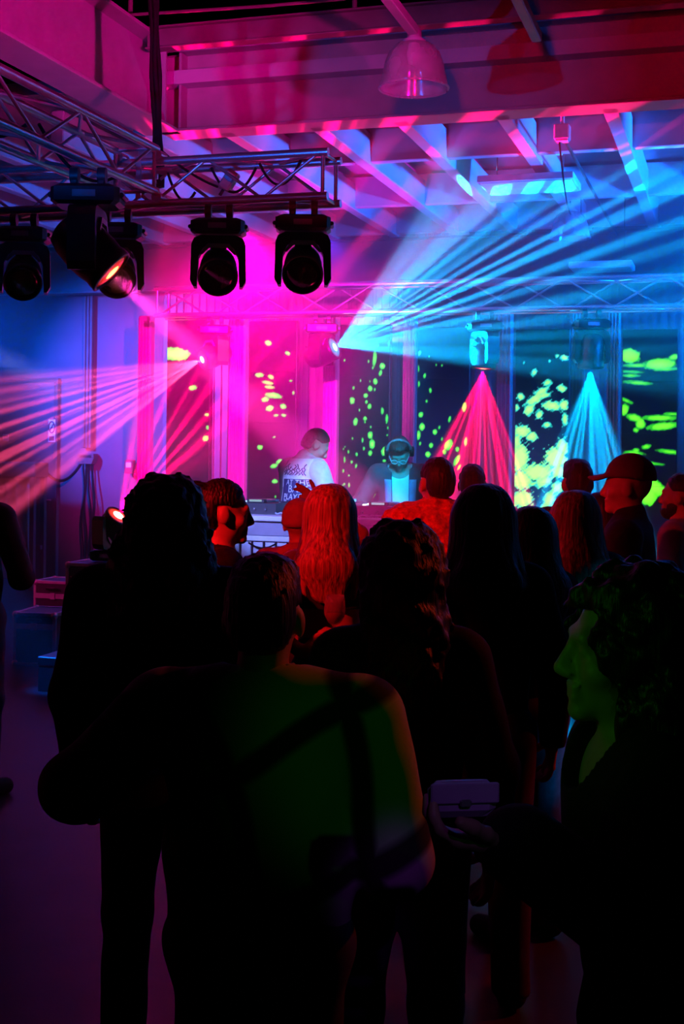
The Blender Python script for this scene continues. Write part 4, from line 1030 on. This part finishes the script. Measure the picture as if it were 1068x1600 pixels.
# loose cables along the back of the booth
for k, (xa, xb, dz) in enumerate(((560, 640, .03), (565, 620, .05), (430, 470, .03))):
    a, b = PU(xa, 800, UT - .29), PU(xb, 800, UT - .29)
    a.z = b.z = ZS + ztab + .012
    pts = [a.lerp(b, i / 14) + Vector((0, 0, .0 + .012 * abs(math.sin(i * .9 + k)))) for i in range(15)]
    tag(MB().tube(pts, .006, 6).build('patch_cable', mat('pale blue cable', (.4, .5, .6), .5)), ('pale cable looped along the booth edge below the white tee', 'second pale cable crossing the booth edge below the fist', 'thin cable lying on the booth edge beside the hoodie')[k], 'cable')
a, b = PU(388, 848, UT - .31), PU(430, 850, UT - .31)
tag(MB().tube(sag(a, b, .03), .006, 6).build('patch_cable', M_cable), 'black cable sagging across the booth slats', 'cable')

# ---------------------------------------------------------------- what the DJs wear
def on_back(i, jk, x, z, out=.004):
    pass
def dj_print(i):
    o = i['obj']; jk = [c for c in o.children if c.name.startswith('top')][0]
    me = jk.data
    bv = BVHTree.FromPolygons([v.co.copy() for v in me.vertices], [tuple(p.vertices) for p in me.polygons])
    def proj(x, z, off):
        h_ = bv.ray_cast(Vector((x, -.8, z)), Vector((0, 1, 0)))
        y = h_[0].y if h_[0] is not None else -.12
        return (x, y - off, z)
    def patch(x0, x1, z0, z1, m, name, off, par, n=14):
        vs, fs = [], []
        for j in range(n + 1):
            for k in range(n + 1): vs.append(proj(x0 + (x1 - x0) * k / n, z0 + (z1 - z0) * j / n, off))
        for j in range(n):
            for k in range(n): fs.append((j * (n + 1) + k, j * (n + 1) + k + 1, (j + 1) * (n + 1) + k + 1, (j + 1) * (n + 1) + k))
        b = MB().add(vs, fs, True); return b.build(name, m, par)
    M_pale = mat('pale back panel print', (0.85, 0.85, 0.9), .7, 0, .1, 30.0); M_navy = mat('navy back print', (0.03, 0.03, 0.12), .7)
    cx, cz = .055, 1.30
    bk = patch(cx - .145, cx + .145, cz - .02, cz + .20, M_pale, 'back_panel', .004, jk)
    patch(cx - .12, cx + .135, cz - .135, cz + .045, M_navy, 'print_block', .007, jk)
    def text(body, size, x, z, m, name):
        cu = bpy.data.curves.new(name, 'FONT'); cu.body = body; cu.size = size; cu.align_x = 'RIGHT'
        t = bpy.data.objects.new(name, cu); COL.objects.link(t); bpy.context.view_layer.update()
        mm = bpy.data.meshes.new_from_object(t.evaluated_get(bpy.context.evaluated_depsgraph_get()))
        bpy.data.objects.remove(t)
        for v in mm.vertices: v.co = Vector(proj(x + v.co.x, z + v.co.y, .011))
        mm.materials.clear(); mm.materials.append(m); inst(name, mm, jk)
    for k, (line, sz) in enumerate((('AT THE', .058), ('BASS', .078), ('PLAYER', .064))): text(line, sz, cx + .128, cz + .0 - k * .055, M_pale, 'lettering')
    for k in range(9):                                     # the scrawl over the block
        x0 = cx - .11 + k * .026
        pts = [proj(x0 + .012 * math.sin(j * 2.1 + k), cz + .075 + .011 * j * (1 + .3 * math.sin(k * 1.7)), .009) for j in range(7)]
        MB().tube(pts, .004, 5).build('scrawl', M_navy, jk)
dj_print(dj1)
def wear(i, build, name, m, level=None):
    b = MB(); build(b, i['Hd']); return b.build(name, m, i['obj'])
# headphones and glasses of the second DJ
Hd = dj2['Hd']; o = dj2['obj']; HMr = dj2['HM']
hp = MB().tube([HMr @ Vector((.092 * math.sin(a), .01, 1.655 + .112 * math.cos(a))) for a in np.linspace(-1.62, 1.62, 17)], .013, 8).build('headphone_band', M_grey, o)
for sd in (-1, 1):
    c = MB().lathe([(.036, 0), (.042, .008), (.042, .026), (.03, .034), (.001, .035)], 18).build('ear_cup', M_black, o, HMr @ Matrix.Translation((sd * .083, .0, 1.645)) @ Matrix.Rotation(sd * R(90), 4, 'Y'))
gl = MB()
for sd in (-1, 1):
    gl.tube([HMr @ Vector((sd * .034 + .024 * math.cos(a), .112, 1.628 + .019 * math.sin(a))) for a in np.linspace(0, 2 * math.pi, 17)], .003, 6)
    gl.tube([HMr @ Vector(q) for q in ((sd * .058, .110, 1.632), (sd * .075, .06, 1.635), (sd * .08, .0, 1.632))], .003, 6)
gl.tube([HMr @ Vector(q) for q in ((-.010, .113, 1.632), (0, .117, 1.635), (.010, .113, 1.632))], .003, 6)
gl.build('eyeglasses', mat('pale spectacle frame', (.7, .72, .75), .3, .4), o)
def open_shirt(i, m, half, gap_top, name='open_shirt', lining=None, puff=.03):
    LM, U, s, h = i['LM'], i['U'], i['s'], .010
    G = Field(i['lo'] - .05, i['hi'] + .05, h)
    def tor(G, g):
        G.ell(U((0, 0, 1.33)), (.155, .105, .17), .06, LM, grow=g); G.ell(U((0, 0, 1.14)), (.145, .098, .16), .06, LM, grow=g)
        G.cap(U((-.155, -.005, 1.425)), U((.155, -.005, 1.425)), .058, .058, .06, grow=g)
    tor(G, puff); G.cap((0, -.005, .95), U((0, 0, 1.1)), .155, .145, .06, (1.08, .82))
    for sd, a in ((1, ((.33, .06, 1.18), (.17, .30, 1.11))), (-1, ((-.29, .08, 1.17), (-.12, .36, 1.10)))):
        sh, e, w_ = U((sd * .185, -.01, 1.415)), U(a[0]), U(a[1]); w_ = tuple(Vector(e).lerp(Vector(w_), .93))
        G.cap(sh, e, .078, .064, .03); G.cap(e, w_, .062, .046, .03)
    X, Y, Z = G.grid()
    Li = np.array(LM.inverted()); lx, ly, lz = (Li[k, 0] * X + Li[k, 1] * Y + Li[k, 2] * Z + Li[k, 3] for k in range(3))
    G.f += .005 * wob(X, Y, Z, 16).astype(np.float32)
    gap = half + .02 * (lz - 1.2)
    G.f = np.maximum(G.f, np.minimum(gap - np.abs(lx + .01), ly - .0).astype(np.float32))
    c = U((0, .03, 1.52)); G.f = np.maximum(G.f, .10 - np.sqrt((X - c[0]) ** 2 + (Y - c[1]) ** 2 + (Z - c[2]) ** 2)); G.f = np.maximum(G.f, .84 - Z)
    sh_ = inst(name, G.mesh(name, m, i['W']), i['obj'])
    for sd in (-1, 1):                                     # turned-back front edges with pale lining
        pts = []
        bv = BVHTree.FromPolygons([v.co.copy() for v in sh_.data.vertices], [tuple(p.vertices) for p in sh_.data.polygons])
        row = []
        for lz_ in np.linspace(1.41, .99, 16):
            r2 = []
            for q in (.0, .035, .07):
                a0 = LM @ Vector((sd * (half + .008 + q * (.55 + .6 * (lz_ - .99))) - .01, .8, lz_)); dr_ = (LM.to_3x3() @ Vector((0, -1, 0)))
                hh = bv.ray_cast(a0, dr_)
                p_ = hh[0] if hh[0] is not None else a0 + dr_ * .68
                r2.append(tuple(p_ - dr_ * .008))
            row.append(r2)
        vs = [p_ for r2 in row for p_ in r2]; fs = [(a * 3 + b, a * 3 + b + 1, a * 3 + b + 4, a * 3 + b + 3) for a in range(15) for b in range(2)]
        if sd < 0: fs = [f[::-1] for f in fs]
        lp_ = MB().add(vs, fs, True).build('lapel', lining, sh_)
        so = lp_.modifiers.new('thickness', 'SOLIDIFY'); so.thickness = .004
open_shirt(dj2, CL['plum'], .062, .1, lining=CL['lining'])

# ---------------------------------------------------------------- wine glass in the hand behind the back
W7 = w7['W']; gp = W7 @ Vector((0.0, -.262, 1.085))
glp = P(522, 1012, (gp.y)); 
t = empty('wine_glass', Matrix.Translation((glp.x, gp.y, glp.z)), 'stemmed wine glass held behind the bare back', 'glass')
M_wg = M_acr
MB().lathe([(.034, 0), (.033, .003), (.006, .008), (.004, .012)], 28).build('foot', M_wg, t)
MB().lathe([(.004, .012), (.0038, .075), (.005, .082)], 16).build('stem', M_wg, t)
MB().lathe([(.005, .082), (.022, .092), (.036, .115), (.040, .140), (.038, .17), (.035, .195), (.0335, .195), (.036, .17), (.038, .14), (.034, .117), (.020, .096), (.003, .088)], 28, None, False).build('bowl', M_wg, t)
MB().lathe([(.002, .089), (.019, .097), (.033, .118), (.0355, .130), (.001, .1302)], 28).build('wine', mat('pale rose wine', (.5, .1, .12), .1), t)
# clutch bag held out by the near guest
hw = fg2['W'] @ Vector(fg2['U']((-.2, .315, 1.455)))
t = empty('clutch_bag', Matrix.Translation((hw.x, hw.y, hw.z)) @ Matrix.Rotation(R(8), 4, 'Z'), 'small mauve clutch bag in the raised hand of the near guest', 'bag')
M_cl = mat('mauve bag leather', (.35, .2, .42), .4)
MB().box((0, 0, .03), (.095, .03, .05), None, .012).build('body', M_cl, t); MB().box((0, -.019, .042), (.095, .006, .028), None, .002).build('flap', M_cl, t); MB().box((0, -.024, .03), (.016, .006, .01), None, .002).build('clasp', M_alu, t)

# ================================================================== PENDANTS, PANELS, CABLES
def pendant(x, ybot, d, wpx, label, ztop):
    p = P(x, ybot, d); r = wpx / 2 / FPX * d; hgt = r * 1.32
    t = empty('pendant_lamp', Matrix.Translation(p), label, 'pendant lamp', 'clear dome pendant lamps')
    prof = [(r, 0), (r * .985, .012), (r * .93, hgt * .22), (r * .86, hgt * .5), (r * .74, hgt * .76), (r * .55, hgt * .93), (r * .32, hgt)]
    n = 56
    rings = [[(rr * (1 + .012 * (k % 2)) * math.cos(2 * math.pi * k / n), rr * (1 + .012 * (k % 2)) * math.sin(2 * math.pi * k / n), z) for k in range(n)] for rr, z in prof]
    b = MB().loft(rings, True, False, True); o = b.build('shade', M_acr, t)
    so = o.modifiers.new('thickness', 'SOLIDIFY'); so.thickness = .004
    MB().tube([(r * math.cos(a), r * math.sin(a), 0) for a in np.linspace(0, 2 * math.pi, 41)], .008, 8).build('rim', M_acr, t)
    MB().lathe([(r * .34, hgt * .98), (r * .34, hgt * 1.04), (r * .22, hgt * 1.1), (r * .2, hgt * 1.26), (.012, hgt * 1.3)], 20).build('cap', M_grey, t)
    MB().lathe([(.03, hgt * .98), (.045, hgt * .75), (.035, hgt * .55), (.002, hgt * .5)], 16).build('bulb', mat('frosted bulb', (.8, .8, .8), .4), t)
    if ztop > p.z + hgt * 1.3: MB().tube([(0, 0, hgt * 1.28), (0, 0, ztop - p.z)], .008, 8).build('stem', M_dark, t)
    return t
pendant(646, 138, 7.45, 108, 'clear dome pendant glowing red before the crossbeam', 4.16)
pendant(890, 372, 12.2, 63, 'clear dome pendant glowing cyan over the back truss', ZC + .02)
def panel(c, w_, l_, z, label, m, zt):
    t = empty('panel_light', hM(c.x, c.y, z), label, 'panel light', 'switched off ceiling panel lights')
    MB().box((0, 0, .03), (w_, l_, .06), None, .006).build('housing', M_white, t)
    MB().box((0, 0, -.003), (w_ - .04, l_ - .04, .008), None, .002).build('diffuser', m, t)
    for a in (-.35, .35): MB().tube([(a * w_, 0, .06), (a * w_, 0, zt - z)], .006, 6).build('suspension', M_dark, t)
panel(to_hall(PZ(827, 292, 3.98)), .80, .55, 3.98, 'white panel light striped by cyan beams', M_white, ZC + .3)
panel(to_hall(P(940, 421, 12.9)), .62, .42, P(940, 421, 12.9).z, 'panel light above the back truss, green light in its colour', mat('diffuser with painted green light', (.2, .75, .45), .5), ZC + .3)  # green light falling on the panel is put into the diffuser colour
e = to_hall(PZ(878, 214, 4.02)); 
t = empty('junction_box', hM(e.x, e.y, 4.0), 'small pale junction box under the ceiling beside the pipe', 'junction box')
MB().box((0, 0, .05), (.11, .11, .11), None, .008).build('body', M_white, t); MB().box((0, 0, -.01), (.09, .09, .012), None, .004).build('cover', M_white, t)
MB().tube([(0, 0, .1), (0, 0, .40)], .015, 8).build('hanger', M_white, t)
a = hall(e.x, e.y + .08, 4.03); b = hall(e.x, 13.9, 4.03)
tag(MB().tube([a, b], .014, 8).build('ceiling_pipe', M_blackm), 'thin dark pipe running back under the ceiling from the junction box', 'pipe')
pb = P(890, 372, 12.2)
tag(MB().tube(sag(hall(e.x - .02, e.y, 3.98), Vector((pb.x, pb.y - .02, 3.99)), .10), .007, 6).build('lamp_cable', M_cable), 'black cable from junction box to the cyan pendant', 'cable')

# cable bundle dropping to the truss corner, cables along the trusses, dimmer box
top_ = PU(236, 100, UF + .12); bot = PU(247, 292, UF + .12)
b_ = empty('cable_bundle', Matrix.Translation((0, 0, 0)), 'thick black cable bundle hanging down to the truss corner', 'cable bundle')
for k in range(5):
    o1, o2 = .02 * math.cos(k * 1.25), .02 * math.sin(k * 1.25)
    pts = [Vector((top_.x + (bot.x - top_.x) * i / 14 + o1 + .006 * math.sin(i * 1.1 + k), top_.y + o2, top_.z + .6 + (bot.z - top_.z - .6) * i / 14)) for i in range(15)]
    MB().tube(pts, .014, 6).build('cable', M_cable, b_)
MB().box((top_.x, top_.y, top_.z + .6), (.12, .12, .05), None, .01).build('cable_clamp', M_blackm, b_)
lab = ['loose black cable looping inside the front truss by the corner', 'loose black cable sagging in the front truss middle', 'loose black cable looping near the right end of the front truss', 'cable running from the bundle towards the dimmer box',
       'black cable looping along the diagonal truss', 'second cable lying in the diagonal truss']
segs = [((262, 270), (305, 300), .10), ((330, 262), (400, 262), .14), ((405, 255), (470, 250), .13), ((255, 238), (340, 292), .02)]
for k, (p0, p1, dp) in enumerate(segs):
    tag(MB().tube(sag(PU(p0[0], p0[1], UF), PU(p1[0], p1[1], UF), dp), .008, 6).build('rig_cable', M_cable), lab[k], 'cable')
for k, (ua, ub) in enumerate(((UF - 2.2, UF - 1.3), (UF - 1.2, UF - .25))):
    tag(MB().tube(sag(hall(vq - .04, ua, ZF + .08), hall(vq - .04, ub, ZF + .06), .16), .009, 6).build('rig_cable', M_cable), lab[4 + k], 'cable')
dbx = PU(358, 282, UF)
t = empty('dimmer_box', Matrix.Translation(dbx) @ HROT @ Matrix.Rotation(R(35), 4, 'Y'), 'small grey dimmer box strapped inside the front truss', 'dimmer box')
MB().box((0, 0, 0), (.07, .06, .12), None, .008).build('body', M_grey, t); MB().box((0, -.032, .02), (.05, .004, .04)).build('label_plate', M_white, t); MB().tube([(0, 0, -.06), (0, .0, -.10)], .01, 8).build('plug', M_black, t)
t = empty('truss_corner', hM(vq - .02, UF - .02, ZF + .03), 'bolted corner block joining the two trusses', 'truss corner')
for dx, dz in ((-.12, .12), (.12, .12), (-.12, -.12), (.12, -.12)):
    MB().tube([(dx, -.14, dz), (dx, -.05, dz)], .03, 12).build('coupler', M_alu, t)
MB().box((0, -.12, 0), (.24, .012, .03)).build('tie_bar', M_alu, t); MB().box((0, -.12, 0), (.03, .012, .24)).build('tie_bar', M_alu, t)

# ================================================================== LEFT SIDE: CASES, FLOOR LAMP, WALL FITTINGS
M_edge = mat('flight case edging', (.55, .54, .56), .35, .8); M_lam = mat('flight case laminate', (.012, .012, .014), .5)
def flight_case(M, w_, d_, h_, label, rivets=False):
    t = empty('flight_case', M, label, 'flight case', 'flight cases beside the stage')
    MB().box((0, 0, h_ / 2), (w_ - .012, d_ - .012, h_ - .012)).build('body', M_lam, t)
    e_ = .028
    for z in (e_ / 2, h_ - e_ / 2):
        for y in (-1, 1): MB().box((0, y * (d_ / 2 - e_ / 2), z), (w_, e_, e_), None, .004).build('edge', M_edge, t)
        for x in (-1, 1): MB().box((x * (w_ / 2 - e_ / 2), 0, z), (e_, d_, e_), None, .004).build('edge', M_edge, t)
    for x in (-1, 1):
        for y in (-1, 1): MB().box((x * (w_ / 2 - e_ / 2), y * (d_ / 2 - e_ / 2), h_ / 2), (e_, e_, h_), None, .004).build('edge', M_edge, t)
        for y in (-1, 1):
            for z in (.02, h_ - .02): MB().lathe([(.001, -.03), (.022, -.022), (.032, 0), (.022, .022), (.001, .03)], 12).build('ball_corner', M_edge, t, Matrix.Translation((x * (w_ / 2 - .018), y * (d_ / 2 - .018), z)))
    MB().box((0, -d_ / 2 - .002, h_ * .74), (w_ - .03, .012, .045), None, .003).build('lid_strip', M_edge, t)
    MB().tube([(-.06, -d_ / 2 - .01, h_ * .86), (-.05, -d_ / 2 - .03, h_ * .88), (.05, -d_ / 2 - .03, h_ * .88), (.06, -d_ / 2 - .01, h_ * .86)], .01, 8).build('handle', M_black, t)
    MB().box((0, -d_ / 2 - .01, h_ * .74), (.05, .014, .06), None, .004).build('latch', M_edge, t)
    if rivets:
        for z in (.12, .3, .42, .56, .66):
            for x in (-.16, -.11, -.06): MB().lathe([(.008, 0), (.006, .004), (.001, .005)], 8).build('rivet', M_edge, t, Matrix.Translation((x, -d_ / 2 + .004, h_ * z / .78)) @ rotx(R(90)))
    return t
def on_floor(x, y, z=0.0):
    p = PZ(x, y, 0.0); return Matrix.Translation((p.x, p.y, z)) @ Matrix.Rotation(-YAW + R(6), 4, 'Z')
flight_case(on_floor(70, 1034), .36, .42, .42, 'small flight case with bright edging at the front of the pile')
pz_ = P(94, 1000, 11.5); flight_case(Matrix.Translation((pz_.x, pz_.y + .1, 0)) @ Matrix.Rotation(-YAW, 4, 'Z'), .40, .36, 1.8 - (912 - 690) / FPX * 11.5, 'purple edged flight case standing behind the small one')
pr_ = P(158, 1000, 10.9); hr = 1.8 - (881 - 690) / FPX * 10.9
flight_case(Matrix.Translation((pr_.x, pr_.y, 0)) @ Matrix.Rotation(-YAW, 4, 'Z'), .42, .5, hr, 'tall black riveted flight case carrying the floor lamp', True)
pl = PZ(122, 1042, 0)
t = empty('low_stool', Matrix.Translation((pl.x, pl.y, 0)) @ Matrix.Rotation(-YAW, 4, 'Z'), 'low dark step beside the flight cases', 'step')
MB().box((.02, 0, .20), (.24, .22, .05), None, .006).build('tread', M_edge, t)
for a in (-.07, .1):
    for b in (-.08, .08): MB().tube([(a, b, 0), (a, b, .18)], .014, 8).build('leg', M_edge, t)
# floor lamp: a moving head standing on the tall case, pointing up across the stage
Mf = Matrix.Translation((pr_.x + .06, pr_.y, hr + .012)) @ Matrix.Rotation(R(-10), 4, 'Z')
ctr = Mf @ Vector((0, 0, .27)); tg = P(300, 640, 10.45); dd_ = (tg - ctr).normalized()
dl = Mf.to_3x3().inverted() @ dd_
t, lp, ld = moving_head(Mf, 'red glowing moving head standing on the tall flight case', -math.atan2(dl.z, math.hypot(dl.x, dl.y)), math.atan2(dl.x, -dl.y), lens_mat('lit floor lamp lens', (1, .55, .4), 14.0, (1, .05, .02), .07), 1.0, False)
spot('floor_head_lamp', lp, lp + ld, (1.0, .0, .13), 14000, 58, .4, .012, dict(kind='bars', n=36, lo=.46, hi=.62, floor=.05, seed=12, wy=.4), 'fan')
# wall fittings
UWL = U1 + .05
def on_wall(x, y, u=UWL): p = PU(x, y, u); return Matrix.Translation(p) @ Matrix.Rotation(-YAW, 4, 'Z')
t = empty('door_1', on_wall(28, 800), 'dark door in the wall beside the no smoking sign', 'door'); t['kind'] = 'structure'
zt_d = PU(60, 597, UWL).z; base = t.matrix_world.translation.z
wd_ = (PU(86, 700, UWL) - PU(-70, 700, UWL)).length
M_door = mat('dark blue grey door', (.07, .07, .09), .5)
cxl = (PU(8, 700, UWL) - PU(28, 700, UWL)).length * -1
MB().box((cxl, -.03, zt_d / 2 - base), (wd_, .05, zt_d), None, .005).build('leaf', M_door, t)
MB().box((cxl + wd_ / 2 + .02, -.03, zt_d / 2 - base), (.05, .08, zt_d)).build('frame', M_wall, t); MB().box((cxl, -.03, zt_d - base + .02), (wd_ + .1, .08, .05)).build('frame', M_wall, t)
MB().tube([(cxl + wd_ / 2 - .12, -.1, 1.02 - base), (cxl + wd_ / 2 - .02, -.1, 1.02 - base)], .012, 8).build('handle', M_grey, t)
t = empty('no_smoking_sign', on_wall(81, 673, UWL - .075), 'white no smoking sign beside the dark door', 'sign')
k_ = 14.9 / FPX
M_sred = mat('sign red', (.55, .03, .04), .6); M_sblk = mat('sign black', (.02, .02, .02), .6)
MB().box((0, 0, 0), (13 * k_, .006, 38 * k_), None, .002).build('plate', M_white, t)
MB().tube([(5.3 * k_ * math.cos(a), -.006, 6 * k_ + 9.5 * k_ * math.sin(a)) for a in np.linspace(0, 2 * math.pi, 25)], .008, 6).build('ring', M_sblk, t)
MB().tube([(-3.6 * k_, -.006, 6 * k_ - 6.5 * k_), (3.6 * k_, -.006, 6 * k_ + 6.5 * k_)], .007, 6).build('slash', M_sblk, t)
MB().box((0, -.005, 5 * k_), (6 * k_, .004, 1.6 * k_)).build('cigarette', M_sblk, t); MB().box((0, -.005, -13 * k_), (10 * k_, .004, 8 * k_)).build('red_strip', M_sred, t)
t = empty('wall_notice', on_wall(9, 684, UWL - .075), 'small pale notice on the dark door at the left edge', 'notice')
MB().box((0, 0, 0), (12 * k_, .006, 12 * k_), None, .002).build('sheet', M_white, t); MB().box((0, -.004, 3 * k_), (9 * k_, .003, 1.6 * k_)).build('heading', M_sred, t)
zc0, zc1 = PU(136, 700, UWL).z, PU(136, 448, UWL).z
t = empty('cable_trunking', on_wall(136, 700, UWL - .06), 'vertical cable trunking on the blue wall above the socket box', 'trunking')
for q in (-.045, 0, .045): MB().box((q, 0, (zc1 - zc0) / 2), (.036, .05, zc1 - zc0), None, .005).build('duct', M_dark, t)
t = empty('socket_box', on_wall(137, 716, UWL - .08), 'dark socket box with hanging cables on the blue wall', 'socket box')
MB().loft([[(x * q, y, z) for x, y in ((-.11, -.06), (.11, -.06), (.11, .06), (-.11, .06))] for q, z in ((.75, -.07), (1, .0), (1, .055))], smooth=False).build('body', M_dark, t)
MB().box((0, -.062, .025), (.16, .006, .03)).build('cover', M_black, t)
pb0 = PU(137, 722, UWL - .08)
for k, (xb, yb) in enumerate(((130, 870), (134, 872), (141, 868), (146, 870))):
    a = PU(130 + 5 * k, 724, UWL - .08); b = PU(xb, yb, UWL - .2)
    pts = [a.lerp(b, i / 14) + Vector((.03 * math.sin(i * .5 + k * 1.7) * (i / 14) * (1 - i / 14) * 3, 0, 0)) for i in range(15)]
    tag(MB().tube(pts, .011, 6).build('hanging_cable', M_cable), ('first', 'second', 'third', 'fourth')[k] + ' from the left of the cables hanging below the socket box', 'cable', 'cables below the socket box')
tag(MB().tube(sag(PU(72, 738, UWL - .6), PU(128, 722, UWL - .08), .16), .018, 8).build('hanging_cable', M_cable), 'thick cable swagged from the socket box to the dark frame', 'cable')
t = empty('red_call_box', on_wall(203, 729, UWL - .10), 'small bright red box on the wall left of the screens', 'call box')
MB().box((0, 0, 0), (.12, .08, .17), None, .01).build('body', M_sred, t); MB().box((0, -.043, .02), (.07, .006, .06), None, .002).build('window', M_white, t)
# tall dark frame at the left edge, pale sheet added for the pink lit wall patch
uf = UWL - .9
p0, p1 = PU(-60, 735, uf), PU(66, 735, uf); wf_ = (p1 - p0).length; zf_ = PU(40, 722, uf).z
t = empty('display_frame', Matrix.Translation(((p0.x + p1.x) / 2, (p0.y + p1.y) / 2, 0)) @ Matrix.Rotation(-YAW, 4, 'Z'), 'tall dark steel frame by the door at the left edge', 'frame')
MB().box((0, 0, zf_ - .09), (wf_, .3, .18), None, .01).build('top_box', M_dark, t)
for sd in (-1, 1):
    for y in (-.12, .12): MB().box((sd * (wf_ / 2 - .05), y, (zf_ - .18) / 2), (.06, .06, zf_ - .18), None, .004).build('post', M_dark, t)
MB().box((0, 0, .5), (wf_, .05, .05)).build('crossbar', M_dark, t)
cl = MB(); nxx, nzz = 40, 10
rings = [[(-wf_ / 2 + .1 + (wf_ - .22) * i / nxx, .05 * math.sin(i * .95) + .01 * math.sin(i * 2.3 + j), .12 + (zf_ - .32) * j / nzz) for i in range(nxx + 1)] for j in range(nzz + 1)]
cl.loft(rings, False, False, True)
c_ = cl.build('pink_patch_sheet', mat('pale patch sheet', (.55, .5, .5), .9), None, t.matrix_world.copy()); so = c_.modifiers.new('thickness', 'SOLIDIFY'); so.thickness = .006
tag(c_, 'pale sheet added in the tall dark frame for the pink lit wall patch', 'cloth')
